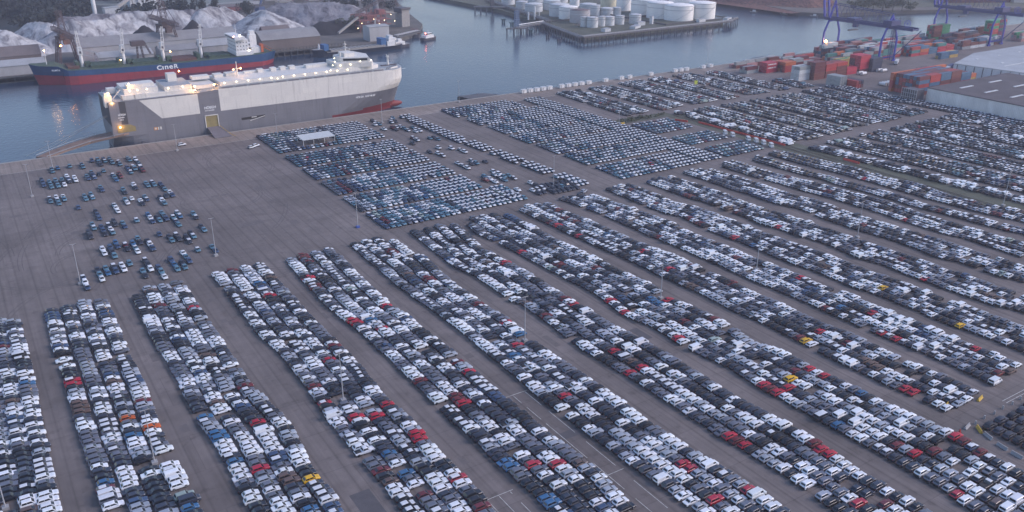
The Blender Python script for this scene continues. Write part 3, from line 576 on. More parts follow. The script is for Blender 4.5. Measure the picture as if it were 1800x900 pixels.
for c in CARS:
    if id(c) in ids or id(c) in vids: continue
    if not (-260 < c['px'] < 2060 and -50 < c['py'] < 1000): continue
    col = jit(PAL[c['c']]); lo_ = c['d'] > 430
    items.append(dict(key=(c['t'], lo_), mb=PROTO[c['t']]['lo' if lo_ else 'all'], s=c['sc'], x=c['x'], y=c['y'], r=c['r'], col=col, col1=FILM_SHEEN if c['film_sheen'] >= 1 else col, col2=FILM_SHEEN if c['film_sheen'] >= 2 else col))
merge(items, 'more_parked_cars', [M_paint_s, M_trim_shade, M_head, M_tail, M_glass, M_tyre], 'thousands of parked cars filling the lots farther back', 'cars')

# minibuses by the track
for i, (x, y) in enumerate([(369, 347), (369, 341), (370, 330), (371, 325), (371, 319.5), (370.5, 313.5)]):
    r_ = empty('minibus', (x, y, 0), -2.1); r_.scale = (.72, .95, .92)
    mb = MB(); mb.loft([[(x_, -1 * s, .3), (x_, 1 * s, .3), (x_, 1 * s, zt - .3), (x_, .85 * s, zt), (x_, -.85 * s, zt), (x_, -1 * s, zt - .3)] for x_, s, zt in ((-2.9, .96, 2.5), (-2.7, 1, 2.65), (1.5, 1, 2.65), (2.2, .96, 1.7), (2.9, .9, 1.2))]); mb.build('body', M_dwhite, r_)
    q = MB(); q.add([(1.6, -.86, 2.42), (1.6, .86, 2.42), (2.26, .88, 1.72), (2.26, -.88, 1.72)], [(0, 3, 2, 1)]); q.build('windscreen', M_glass, r_)
    for s in (-1, 1):
        q = MB(); q.box(-2.4, 1.2, min(s * 1., s * 1.015), max(s * 1., s * 1.015), 1.5, 2.2); q.build('side_window', M_glass, r_)
        for sx in (-1.9, 1.8): q = MB(); q.beam((sx, s * .8, .37), (sx, s * 1.02, .37), .37, n=12); q.build('wheel', M_tyre, r_)
    tag(r_, f'white minibus facing the yard, {ORD[i+1]} from the back in the row beside the railway', 'minibus', 'white minibuses beside the railway')

# ------------------------------------------------------------ lamp masts
M_base = mat('blue_base', (.05, .10, .35)); M_wb = mat('white_base', (.34, .34, .35)); M_mast = mat('mast_steel', (.38, .39, .42), metal=.1)
tall = set(range(len(D['lamps'])))
LW = ['by the scattered cars on the left quay side', 'left of the scattered cars near their lower end', 'at the quay near the far left waterline', 'in front of the grey ship hull stern', 'behind the shelter in front of the ship', 'in front of the ship bow', 'with blue base on the empty paving corner', 'among the lowest scattered dark cars', 'between the third and fourth near blocks', 'in the sixth near block at picture centre', 'at the end of the wrapped car strip', 'near the red van in the ninth block', 'in the middle of the tightly packed teal block', 'among the eleventh block rows', 'right of centre between blocks twelve and thirteen', 'on the grass strip by the railway at right', 'on the quay edge near the ship bow', 'on the quay edge behind the white cabins', 'with yellow blocks by the grass bank corner', 'in the far right lots near the crossing', 'at the bottom left picture corner', 'in the first full near block, leftmost', 'near the yellow sign in the far lots']
for i, (x, y) in enumerate(D['lamps']):
    Hh = 14.5 if y > 470 else 15.5
    r_ = empty('lamp_mast', (x, y, 0), 0, 'tall grey floodlight mast ' + LW[i], 'lamp mast', 'floodlight masts across the terminal')
    q = MB(); q.cyl(0, 0, .7, Hh, .17, .08, 8); q.build('pole', M_mast, r_)
    q = MB(); q.box(-.7, .7, -.7, .7, 0, .75); q.build('base', M_base if i == 6 else M_wb, r_)
    q = MB(); q.box(-1.1, 1.1, -.06, .06, Hh - .1, Hh + .05)
    q.build('crossbar', M_mast, r_)
    for s in (-1, 1): q = MB(); q.box(s * .85 - .28, s * .85 + .28, -.22, .22, Hh - .32, Hh - .08); q.build('floodlight', M_dsteel, r_)
# jersey barriers, cones at the right corner
M_yel = mat('yellow_paint', (.55, .36, .05)); M_redw = mat('red_plastic', (.55, .06, .04))
for i, (x, y, r_, m, w_) in enumerate([(205, 92, 1.2, M_wb, 'leftmost by the dark car lot corner'), (204.6, 97.5, .2, M_wb, 'white one at the road mouth'), (206, 95, .9, M_yel, 'yellow one lying by the road mouth'), (203.6, 87.5, 1.4, M_wb, 'second along the dark lot edge'), (203.2, 83.5, 1.5, M_wb, 'third along the dark lot edge'), (209.5, 106.5, .3, M_yel, 'yellow one at the end of block nine'), (220.5, 103.5, .2, M_yel, 'yellow one in the open road near block nine'), (330.5, 398.6, 0, M_yel, 'yellow one left of the lamp mast by the grass bank'), (334.6, 398.4, 0, M_yel, 'yellow one right of the lamp mast by the grass bank')]):
    q = MB(); q.loft([[(x_, -.4, 0), (x_, .4, 0), (x_, .4, .18), (x_, .13, .45), (x_, .1, .9), (x_, -.1, .9), (x_, -.13, .45), (x_, -.4, .18)] for x_ in (-1.5, 1.5)])
    o = q.build('concrete_barrier', m, loc=(x, y, 0)); o.rotation_euler.z = r_; tag(o, 'low concrete barrier, ' + w_, 'barrier', 'concrete barriers')
for i in range(9):
    q = MB(); q.cyl(0, 0, 0, 1.0, .3, .22, 8); o = q.build('bollard', M_wb, loc=(208 + i * 4.4, 97.2 + .2 * (i % 2), 0)); tag(o, f'pale post beside the dark car lot, {ORD[i+1]} from the left', 'bollard', 'pale posts along the dark car lot')
r_ = empty('traffic_cone', (200.8, 97.2, 0), 0, 'red cone standing at the right edge of the eighth block', 'cone'); q = MB(); q.cyl(0, 0, 0.08, 1.1, .38, .06, 10); q.build('cone', M_redw, r_); q = MB(); q.box(-.45, .45, -.45, .45, 0, .08); q.build('foot', M_trim_shade, r_)

# red barrier walls, shelter, quay boxes
for (x0, y0, x1, y1, lab) in [(375.0, 375, 378.8, 311, 'long red plastic barrier wall along the railway verge'), (367.3, 387.5, 370.6, 380, 'short red barrier piece lying near the grass bank'), (383.5, 276, 384, 266.5, 'short red barrier wall beside the tall van rows')]:
    q = MB(); L_ = math.hypot(x1 - x0, y1 - y0); n_ = max(2, int(L_ / 2))
    for k in range(n_):
        a = k / n_; b_ = (k + .96) / n_; q.add([(x0 + (x1 - x0) * t_ + dx, y0 + (y1 - y0) * t_, z) for t_ in (a, b_) for dx, z in ((-.3, 0), (.3, 0), (.12, 1.1), (-.12, 1.1))], [(0, 1, 2, 3), (7, 6, 5, 4), (0, 4, 5, 1), (1, 5, 6, 2), (2, 6, 7, 3), (3, 7, 4, 0)])
    tag(q.build('plastic_barrier', M_redw), lab, 'barrier')
r_ = empty('shelter', (153, 453.5, 0), 0, 'white flat-roofed open shelter standing among the dark export cars', 'shelter')
q = MB(); q.add([(0, 0, 3.4), (19, 0, 3.4), (19, 10.5, 4.0), (0, 10.5, 4.0), (0, 0, 3.65), (19, 0, 3.65), (19, 10.5, 4.25), (0, 10.5, 4.25)], [(3, 2, 1, 0), (4, 5, 6, 7), (0, 1, 5, 4), (1, 2, 6, 5), (2, 3, 7, 6), (3, 0, 4, 7)]); q.build('roof', mat('pale_roof', (.52, .55, .56), var=.08), r_)
for x in (0.4, 6.3, 12.6, 18.6):
    for y in (.4, 10): q = MB(); q.cyl(x, y, 0, 3.5, .12, n=6); q.build('post', M_white, r_)
for i, x in enumerate([331.5, 337, 342.5, 348, 353.5, 364, 370, 376, 382, 388.5, 404, 419, 427, 448, 473, 479, 485, 503, 511]):
    r_ = empty('site_cabin', (x, 503.2, 0), 0, f'white box cabin on the quay edge, {ordn(i+1)} from the left', 'cabin', 'white cabins along the quay')
    q = MB(); q.box(-1.9, 1.9, -1.2, 1.2, .25, 2.6); q.build('body', M_white, r_); q = MB(); q.box(-2.0, 2.0, -1.3, 1.3, 2.6, 2.72); q.build('roof', M_dwhite, r_)
    q = MB(); q.box(-1.2, -.3, -1.23, -1.2, .4, 2.3); q.build('door', M_steel, r_); q = MB(); q.box(-1.8, 1.8, -1, 1, 0, .25); q.build('skid', M_dsteel, r_)
r_ = empty('sign_board', (452, 458, 0), -.2, 'small bright yellow-green board standing in the far lots', 'sign'); q = MB(); q.box(-1.2, 1.2, -.08, .08, .8, 3.6); q.build('panel', mat('lime_paint', (.55, .6, .08)), r_)
for s in (-1, 1): q = MB(); q.cyl(s * 1., 0.15, 0, 3.4, .07, n=6); q.build('post', M_steel, r_)
r_ = empty('floating_pontoon', (303, 513, 0), 0, 'dark floating pontoon moored at the quay corner', 'pontoon'); q = MB(); q.prism([(-12, -3.5), (13, -3.5), (5, 7), (-14, 8)], -4.5, -.2); q.build('deck', mat('pontoon_deck', (.10, .10, .11), var=.2), r_)
q = MB(); [q.cyl(x, y, -.2, .6, .25, n=8) for x, y in ((-11, -3), (10, -3), (0, 6))]; q.build('bollards', M_dsteel, r_)
q = MB(); q.prism([(-12.4, -3.8), (13.5, -3.8), (5.3, 7.4), (-14.5, 8.4)], -3.0, -.8); q.build('fender', M_tyre, r_)

def seams(m, w_, h_, k=.88):
    t = m.node_tree; b = t.nodes['Principled BSDF']; src = b.inputs['Base Color'].links[0].from_socket
    tc = t.nodes.new('ShaderNodeTexCoord'); sp = t.nodes.new('ShaderNodeSeparateXYZ'); cb = t.nodes.new('ShaderNodeCombineXYZ'); t.links.new(tc.outputs['Object'], sp.inputs[0]); t.links.new(sp.outputs[0], cb.inputs[0]); t.links.new(sp.outputs[2], cb.inputs[1])
    br = t.nodes.new('ShaderNodeTexBrick'); br.inputs['Scale'].default_value = 1; br.inputs['Brick Width'].default_value = w_; br.inputs['Row Height'].default_value = h_; br.inputs['Mortar Size'].default_value = .09; br.offset = 0
    br.inputs['Color1'].default_value = (1, 1, 1, 1); br.inputs['Color2'].default_value = (.93, .93, .94, 1); br.inputs['Mortar'].default_value = (k, k, k, 1); t.links.new(cb.outputs[0], br.inputs['Vector'])
    st = t.nodes.new('ShaderNodeTexNoise'); mp = t.nodes.new('ShaderNodeMapping'); mp.inputs['Scale'].default_value = (.9, .9, .06); t.links.new(tc.outputs['Object'], mp.inputs[0]); t.links.new(mp.outputs[0], st.inputs['Vector']); st.inputs['Scale'].default_value = 1; st.inputs['Detail'].default_value = 5
    mr = t.nodes.new('ShaderNodeMapRange'); mr.inputs[1].default_value = .55; mr.inputs[2].default_value = .75; mr.inputs[3].default_value = 1; mr.inputs[4].default_value = .78; t.links.new(st.outputs[0], mr.inputs[0])
    v1 = t.nodes.new('ShaderNodeVectorMath'); v1.operation = 'MULTIPLY'; t.links.new(src, v1.inputs[0]); t.links.new(br.outputs['Color'], v1.inputs[1])
    v2 = t.nodes.new('ShaderNodeVectorMath'); v2.operation = 'SCALE'; t.links.new(v1.outputs[0], v2.inputs[0]); t.links.new(mr.outputs[0], v2.inputs['Scale']); t.links.new(v2.outputs[0], b.inputs['Base Color'])

# ------------------------------------------------------------ lit lamps
def glow(parent, x, y, z, col=(1, .62, .25), st=60, r=.35, name='lamp', power=0):
    key = 'lamp_light_%d_%d' % (int(col[1] * 100), st)
    q = MB(); q.lathe(0, 0, [(.01, -r), (r * .8, -r * .6), (r, 0), (r * .8, r * .6), (.01, r)], 8)
    o = q.build(name, mat(key, (.8, .8, .8), emit=(*col, st)), parent, loc=(x, y, z))
    if power:
        l = bpy.data.lights.new('lamp_light', 'POINT'); l.energy = power; l.color = col; l.shadow_soft_size = .6
        lo = bpy.data.objects.new('lamp_light', l); C.objects.link(lo); lo.parent = parent; lo.location = (x, y - .9, z + .2)
    return o
WARM = (1, .50, .16); SOFT = (1, .80, .45)
# ------------------------------------------------------------ vehicle carrier ship
ship = empty('vehicle_carrier_ship', (66, 529, -3.5), 0, 'huge grey and white vehicle carrier ship moored along the near quay', 'ship')
SM = [mat('ship_grey_paint', (.19, .19, .215), rough=.5, var=.12, scale=.15, stretch=(1, 1, .3)), mat('ship_white_paint', (.70, .68, .64), rough=.5, var=.06, scale=.08), mat('ship_red_bottom', (.22, .03, .035), rough=.6, var=.15), mat('ship_deck_paint', (.30, .33, .36), rough=.7, var=.12)]
ZL = [-5, -2.2, 0.2, 1.4, 4, 8, 11.8, 15, 18, 21.5, 24.4]
seams(SM[0], 9, 2.9, .86); seams(SM[1], 11, 3.3, .93)
def hull_pt(u, z):
    s = min(1, max(0, (z + 3.5) / 20)); ue = 243 + 5.5 * s; us = 188 + 44 * s
    uu = u if u < 188 else 188 + (u - 188) * (ue - 188) / 60
    B_ = 16.
    if uu > us:
        x = min(1, (uu - us) / (ue - us)); B_ = 16 * ((1 - s) * (1 - x ** 1.5) + s * math.sqrt(max(0, 1 - x ** 2.6)))
    if uu < 84:
        q = (84 - uu) / 18; s2 = min(1, max(0, (z + 3) / 7)); B_ *= 1 - .55 * q * q * (1 - s2)
    return uu - 66, max(B_, .05)
US = [66, 70, 76, 84, 95, 113.8, 125.7, 145, 165, 180, 188, 194, 200, 206, 212, 218, 224, 229, 233, 237, 240, 242.5, 244.5, 246, 247.2, 248]
q = MB(); rings = []
for u in US:
    near = []; far = []
    for z in ZL:
        zt = z if z < 24 else z + (0 if u > 120 else -.6)
        uu, B_ = hull_pt(u, z); near.append((uu, -B_, zt + 3.5)); far.append((uu, B_, zt + 3.5))
    rings.append(near + far[::-1])
n_ = len(ZL)
def hm(k, i):
    j = i if i < n_ - 1 else (2 * n_ - 2 - i if i > n_ - 1 else 99)
    if j == 99 or j < 0: return 3
    if i == 2 * n_ - 1: return 2
    if j < 2: return 2 if US[k] > 188 else 0
    if j < 3: return 2 if US[k] > 212 else 0
    if j >= 6 and US[k] >= 125: return 1
    return 0
q.loft(rings, mf=hm); hull = q.build('hull', SM, ship)
q = MB(); q.add([(82 - 66, -16.06, 26.6), (92.6 - 66, -16.06, 15.2), (113.8 - 66, -16.06, 15.2), (113.7 - 66, -16.06, 26.6), (82 - 66, -16.02, 26.6), (92.6 - 66, -16.02, 15.2), (113.8 - 66, -16.02, 15.2), (113.7 - 66, -16.02, 26.6)], [(0, 1, 2, 3), (0, 4, 5, 1), (1, 5, 6, 2), (2, 6, 7, 3)]); q.build('white_side_panel', SM[1], ship)
q = MB()
for k in range(8): t_ = k / 7; x = 174 + 5 * t_; q.lathe(0, 0, [], 4) if False else None
q = MB(); rr = [[(x, r_ * math.cos(a), 2.2 + r_ * 1.1 * math.sin(a)) for a in [2 * math.pi * i / 10 for i in range(10)]] for x, r_ in ((168, 2.2), (175, 2.1), (180, 1.7), (183, 1.0), (184, .2))]
q.loft(rr); q.build('bulbous_bow', SM[2], ship, smooth=True)
# deck houses
q = MB(); q.prism([(60, -15.4), (160, -15.4), (166, -13), (166, 13), (160, 15.4), (60, 15.4)], 27.9, 29.0, 1); q.prism([(62, -12.6), (158, -12.6), (164, -9), (164, 13), (62, 13)], 29.0, 31.2, 0)
q.box(60, 180, -15.9, -15.6, 27.9, 28.0, 0); q.build('upper_deck', [SM[3], SM[1]][::-1], ship)
q = MB()
for x in range(62, 160, 8): q.box(x, x + 6.5, -15.75, -15.55, 28.0, 28.8)
q.build('side_scuppers', SM[0], ship)
q = MB(); q.box(8, 46, -14, 14, 27.3, 29.4, 1); q.box(10, 28, -10, 12, 29.4, 32.2, 0); q.box(12, 20, -9, -2, 32.2, 34.2, 0); q.box(20.5, 27, -6, 2, 32.2, 33.9, 0); q.box(31, 46, -12.5, 10, 29.4, 32.0, 1); q.box(31.2, 45.8, -12.3, 9.8, 32.0, 32.1, 2); q.box(36, 41, 0, 6, 32.1, 36.5, 0); q.box(48, 60, -9, 10, 27.9, 30.0, 0)
for x in (9, 3.5, 15.5): q.box(x, x + 4.4, 6, 10.5, 27.5, 30.6, 0)
for x in (2, 8.5): q.box(x + 6, x + 12, -15, -12.4, 27.4, 29.9, 0)
for x in (50, 55, 63, 70): q.box(x, x + 5, 2, 8, 31.2, 33.0, 0)
q.build('stern_deckhouse', [SM[1], SM[1], SM[3]], ship)
q = MB()
for x in (74, 90, 98, 104, 110): q.box(x, x + 3.4, 4, 8, 31.2, 33.2)
q.box(120, 134, 2, 7, 31.2, 33.0); q.box(82, 92, 6, 9, 31.2, 32.3)
q.build('ventilators', SM[1], ship)
q = MB(); q.prism([(136, -9), (157, -15), (160, -10), (162, 0), (160, 10), (157, 15), (136, 9)], 31.2, 34.2, 0); q.prism([(140, -7), (156, -13.5), (160, 0), (156, 13.5), (140, 7)], 34.2, 37.0, 0); q.box(143, 150, -5, 5, 37, 39.2, 0); bridge = q.build('bridge', [SM[1]], ship)
q = MB()
for a_, b_ in (((156.3, -13.3), (160.2, -.6)), ((160.2, .6), (156.3, 13.3)), ((141, -7.6), (155, -13.3))):
    d_ = Vector((b_[0] - a_[0], b_[1] - a_[1], 0)); nn = Vector((d_.y, -d_.x, 0)).normalized() * .06
    q.add([(a_[0] + nn.x, a_[1] + nn.y, 35.2), (b_[0] + nn.x, b_[1] + nn.y, 35.2), (b_[0] + nn.x, b_[1] + nn.y, 36.5), (a_[0] + nn.x, a_[1] + nn.y, 36.5)], [(0, 1, 2, 3)])
wnd = q.build('bridge_window', M_glass, bridge)
q = MB(); q.cyl(146, 0, 39.2, 46, .35, .15, 8); q.box(145.8, 146.2, -3, 3, 42, 42.3); q.box(145.4, 146.6, -1.2, 1.2, 44, 44.3); q.cyl(150, 3, 37, 41, .2, .1, 6); q.cyl(141, -3, 37, 40, .6, .6, 10); q.build('radar_mast', SM[1], ship)
q = MB(); q.cyl(175, 0, 27.9, 34.5, .9, .4, 8); q.beam((175, -1.8, 34.8), (175, 0, 31), .25); q.beam((175, 1.8, 34.8), (175, 0, 31), .25); q.box(174.4, 175.6, -1.5, 1.5, 33.4, 33.7); q.build('bow_mast', SM[1], ship)
q = MB(); q.cyl(76, 0, 31.2, 40, .5, .2, 8); q.box(73.6, 78.4, -.2, .2, 35.6, 35.9); q.box(75.8, 76.2, -2.2, 2.2, 35.6, 35.9); dmast = q.build('deck_mast', SM[1], ship)
q = MB(); q.box(170, 181, -1, 1, 27.9, 28.5)
for i in range(9): q.box(168 + i * 1.2, 168.2 + i * 1.2, -13 + i * .9, -12.7 + i * .9, 27.9, 29.2)
q.build('mooring_gear', M_dsteel, ship)
q = MB()
for (xa, ya, xb, yb, z) in [(60, -15.5, 160, -15.5, 29), (46, -15.6, 60, -15.6, 27.9), (46, -14.6, 60, -14.6, 30), (2, -15.6, 16, -15.6, 27.3), (160, -15.3, 172, -13, 27.9), (100, 15, 160, 15, 29), (2, 15.6, 60, 15.6, 27.3)]:
    n2_ = int(abs(xb - xa) / 2)
    for k in range(n2_ + 1): t_ = k / n2_; q.cyl(xa + (xb - xa) * t_, ya + (yb - ya) * t_, z, z + 1.15, .05, n=4)
    for dz in (.6, 1.15): q.beam((xa, ya, z + dz), (xb, yb, z + dz), .045)
q.build('railing', SM[1], ship)
q = MB(); q.add([(171, -12.9, 26.4), (177.5, -9.6, 26.4), (177.5, -9.6, 28.9), (171, -12.9, 28.9), (171, -12.6, 26.4), (177.5, -9.3, 26.4), (177.5, -9.3, 28.9), (171, -12.6, 28.9)], [(0, 1, 2, 3), (3, 2, 6, 7), (5, 4, 7, 6), (4, 0, 3, 7), (1, 5, 6, 2)]); bb = q.build('name_board', SM[1], ship)
# side door and ramp
M_yin = mat('door_interior_yellow', (.26, .21, .09), rough=.6, var=.2); 
q = MB(); q.box(50.1, 57.6, -16.05, -15.95, 6.6, 13.4, 0); q.box(50.0, 50.4, -16.4, -16.0, 6.4, 13.6, 1); q.box(57.3, 57.7, -16.4, -16.0, 6.4, 13.6, 1); q.box(50, 57.7, -16.4, -16, 13.3, 13.7, 1); q.build('side_door', [M_yin, SM[1]], ship)
M_ramp = mat('ramp_plate', (.15, .145, .17), rough=.6, var=.15)
q = MB(); q.add([(50.6, -16.1, 6.4), (57.2, -16.1, 6.4), (60.2, -32, 3.6), (50.5, -32, 3.6), (50.6, -16.1, 6.7), (57.2, -16.1, 6.7), (60.2, -32, 3.72), (50.5, -32, 3.72)], [(0, 3, 2, 1), (4, 5, 6, 7), (0, 1, 5, 4), (1, 2, 6, 5), (2, 3, 7, 6), (3, 0, 4, 7)]); rp = q.build('side_ramp', M_ramp, ship)
q = MB(); q.beam((57.3, -16.2, 7.4), (60.3, -31.5, 4.5), .09); q.beam((60.3, -31.5, 4.5), (62, -33, 3.9), .09)
for k in range(7): t_ = k / 6; q.beam((57.3 + 3 * t_, -16.2 - 15.3 * t_, 6.7 - 3 * t_), (57.3 + 3 * t_, -16.2 - 15.3 * t_, 7.4 - 2.9 * t_), .06)
q.build('handrail', M_yel, rp)
q = MB(); q.add([(71, -16.06, 8.2), (84.8, -16.06, 8.2), (85.4, -16.06, 9.9), (71, -16.06, 9.6)], [(0, 1, 2, 3)]); q.build('pilot_recess', mat('recess_shade', (.02, .018, .02)), ship)  # flat dark sheet; the recess's shade is put into its colour
q = MB(); q.beam((76, -16.4, 7.4), (85, -16.4, 9.2), .22); q.beam((77, -16.3, 9.3), (80, -16.3, 9.3), .3); q.build('accommodation_ladder', SM[1], ship)
q = MB(); q.box(21.5, 23.5, -16.09, -16.04, 9.0, 10.6, 0); q.box(23.6, 24.2, -16.09, -16.04, 9, 10.6, 1); q.box(24.8, 25.6, -16.09, -16.04, 9, 10.6, 1); q.box(21.9, 22.9, -16.1, -16.05, 9.4, 10.3, 1); q.build('emblem', [mat('emblem_orange', (.6, .25, .05)), SM[1]], ship)
# stern quarter ramp
q = MB()
dk = [(8, -16, 9.5), (6, -6, 9.5), (-8, -6, 8.2), (-20, -8, 6.3), (-31, -11, 4.3), (-40, -18.5, 3.75), (-35, -22.8, 3.75), (-25, -18.5, 5.0), (-12, -15, 6.8), (0, -17.5, 8.8), (5, -18, 9.5)]
q.v = []; nn_ = len(dk); q.add([p for p in dk] + [(x, y, z - .9) for x, y, z in dk], [tuple(range(nn_))[::-1], tuple(range(nn_, 2 * nn_))] + [(i, (i + 1) % nn_, nn_ + (i + 1) % nn_, nn_ + i) for i in range(nn_)])
sr = q.build('stern_ramp', mat('rusty_ramp', (.22, .15, .12), rough=.8, var=.3, scale=.4), ship)
q = MB()
for A_, B_ in zip(dk[1:5], dk[2:6]): q.beam((A_[0], A_[1], A_[2] + .8), (B_[0], B_[1], B_[2] + .8), .16); q.beam((A_[0], A_[1], A_[2]), (A_[0], A_[1], A_[2] + .9), .15)
for A_, B_ in zip(dk[6:10], dk[7:11]): q.beam((A_[0], A_[1], A_[2] + .6), (B_[0], B_[1], B_[2] + .6), .16); q.beam((A_[0], A_[1], A_[2]), (A_[0], A_[1], A_[2] + .7), .15)
q.build('ramp_girder', SM[3], sr)
q = MB(); q.add([(2.5, -16.2, 10), (12, -16.05, 10), (12, -16.05, 12.6), (9.5, -16.05, 14), (2.5, -16.2, 14.2), (2.5, -8, 14.2), (2.5, -8, 10)], [(0, 1, 2, 3, 4), (0, 4, 5, 6)]); q.build('stern_door', M_yin, ship)
q = MB(); q.box(5.2, 8.6, -16.04, -15.9, 14.4, 27.0); q.box(-.1, .1, -16, 16, 14, 27); q.build('stern_recess', mat('recess_grey', (.06, .06, .07)), ship)
q = MB(); q.box(-1.5, 2.5, -15, -10, 24.5, 30.5); q.box(-1, 2, -14.5, -11, 30.5, 32); q.beam((3, -12, 28), (8, -12, 33), .25); q.build('winch_tower', SM[1], ship)
M_ltr = mat('white_lettering', (.85, .86, .88), var=.02); M_ltrd = mat('dark_lettering', (.05, .05, .06))
uu, B_ = hull_pt(211, 9.2)
for i_, ch in enumerate('HÖEGH ANTWERP'):
    u_ = 210.2 + i_ * 1.06; _, b1 = hull_pt(u_, 10.2); _, b2 = hull_pt(u_ + 1, 10.2)
    if ch != ' ': text(ch, 1.55, M_ltr, ship, (u_ - 66, -b1 - .25, 12.6 + i_ * .0), (math.pi / 2, 0, math.atan2(b1 - b2, 1.)), name='ship_name_letter', bold=.03)
text('HÖEGH', 2.0, M_ltr, ship, (50.4, -16.12, 17.4), name='funnel_name_lettering', bold=.04, sx=.95)
text('AUTOLINERS', .95, M_ltr, ship, (50.6, -16.12, 16.1), bold=.02, sx=.95)
text('HÖEGH', 1.5, M_ltr, ship, (4.0, -16.12, 19.4), bold=.03, sx=.75); text('ANTWERP', .95, M_ltr, ship, (3.7, -16.12, 18.0), bold=.02, sx=.75); text('OSLO', .9, M_ltr, ship, (4.4, -16.12, 16.8), bold=.02, sx=.9)
text('AUTOLINERS', 1.25, M_ltrd, bb, (171.2, -12.95, 27.1), (math.pi / 2, 0, math.atan2(3.3, 6.5)), bold=.04, sx=.75)
for x in range(64, 146, 7): glow(ship, x + .5, -13.0, 30.6, SOFT, 7, .26, 'deck_lamp')
for (x, y, z) in [(138, -10, 33), (144, -12, 33.4), (150, -13.4, 35), (157, -14, 35.2), (136, -6, 35), (134, -7, 33), (137, -3, 36.5), (13, -10.3, 31.3), (17, -10.3, 31.3), (22, -10.3, 31.3), (33, -12.8, 31), (41, -12.8, 31), (96, -14, 30), (130, -13.4, 31.4)]: glow(ship, x, y, z, SOFT, 7, .27, 'deck_lamp')
for (x, y, z, pw) in [(1, -15.4, 32.3, 700), (2, -15.4, 26.6, 500), (13.2, -9.4, 35, 600), (4, -16.8, 13.2, 250), (46.6, -15.4, 28.8, 700), (58, -15, 30.6, 700), (44, 6, 36.5, 400), (74, 0, 35.4, 0), (78.4, 0, 35.6, 300), (46.8, -15.6, 31, 0)]: glow(ship, x, y, z, WARM, 12, .42, 'floodlight', pw)
for k_, (a, b_) in enumerate([((-1, -15, 20), (-38, -12, 3.6)), ((-1, -13, 20), (-44, -14, 3.6)), ((0, 12, 14), (-34, -13, 3.6))]):
    q = MB(); q.beam(a, b_, .07); q.build('mooring_rope', M_conc, ship)

# ------------------------------------------------------------ bulk carrier
bk = empty('bulk_carrier_ship', (46, 738, -3.5), 0, 'blue bulk carrier with red bottom and four white cranes across the water', 'ship')
BM = [mat('hull_blue_paint', (.025, .075, .18), rough=.5, var=.15, scale=.2), mat('hull_red_paint', (.30, .035, .05), rough=.6, var=.18, scale=.2, stretch=(.3, 1, 1)), mat('deck_green_paint', (.05, .085, .06), rough=.8, var=.3), mat('hatch_brown', (.12, .06, .05), rough=.8, var=.25)]
seams(BM[0], 8, 2.4); seams(BM[1], 8, 2.4)
def bz(x): return float(np.interp(x, [0, 6, 18, 24, 47, 110, 142, 170, 178, 184], [12.4, 11.2, 10.6, 7.4, 6.4, 5.3, 5.6, 6.4, 7.2, 7.4])) + 3.5
def br(x): return float(np.interp(x, [0, 35, 96, 141, 180], [4.2, 2.7, 1.2, .8, .0])) + 3.5
rings = []; XS = [0, 1, 3, 6, 10, 15, 18, 21, 24, 30, 47, 80, 110, 142, 160, 170, 176, 180, 183]
for x in XS:
    row = []
    for j, s in enumerate((0, .25, .5, 1)):
        for _ in (0,):
            z = br(x) * [0, .5, 1, 1][j] + (bz(x) - br(x)) * (0 if j < 3 else 1)
            fz = z / bz(x)
            xs0 = 4 * (1 - fz); w_ = 16.
            if x < 26: t_ = max(0, (x)) / 26; w_ = 16 * (t_ ** (.55 if j == 3 else .8))
            if x > 165: t_ = (x - 165) / 18; w_ *= 1 - (.25 + .6 * (1 - fz)) * t_ * t_
            row.append((x + (xs0 if x < 20 else 0), w_, z))
    rings.append([(a, -max(b_, .05), c) for a, b_, c in row] + [(a, max(b_, .05), c) for a, b_, c in row[::-1]])
q = MB(); q.loft(rings, mf=lambda k, i: [1, 1, 0, 2, 0, 1, 1, 1][i]); q.build('hull', BM, bk)
for i, (a, b_) in enumerate([(25, 33), (41, 61), (71, 90), (100, 119), (129, 146)]):
    q = MB(); zz = bz((a + b_) / 2); q.box(a, b_, -9, 9, zz - .5, zz + 1.9, 0); [q.box(x, x + .4, -9.2, 9.2, zz + 1.9, zz + 2.1, 0) for x in np.arange(a, b_ - 1, 3)]; q.build('hatch_cover', BM[3] if i in (0, 3) else BM[2], bk)
for i, x in enumerate((36, 66, 95.5, 125)):
    z0 = bz(x); q = MB(); q.cyl(x, 0, z0 - .3, z0 + 9, 1.5, 1.2, 12, 0); q.box(x - 1.6, x + 1.6, -1.9, 1.9, z0 + 9, z0 + 14.5, 0); q.box(x - .7, x + .7, -2.0, -1.9, z0 + 10, z0 + 12, 1)
    cr = q.build('deck_crane', [M_white, M_dsteel], bk)
    q = MB(); tx = x + (1.5 if i else -.5)
    for s in (-1, 1): q.beam((x + s * 1.1, -2, z0 + 10), (tx + s * .5, -3, z0 + 27), .42, .34)
    for k in range(5): t_ = (k + .6) / 5.2; q.beam((x - 1.1 + .6 * t_, -2 - t_, z0 + 10 + 17 * t_), (x + 1.1 - .1 * t_, -2 - t_, z0 + 10 + 17 * t_), .26)
    q.beam((x, 0, z0 + 14.5), (tx, -2.4, z0 + 26.6), .1); q.build('jib', M_white, cr)
    q = MB(); q.box(x + 2, x + 6, -3, 3, z0, z0 + 3.4); q.box(x - 5, x - 2.6, -7, 5, z0, z0 + 4.6); q.build('winch_house', BM[2], bk)
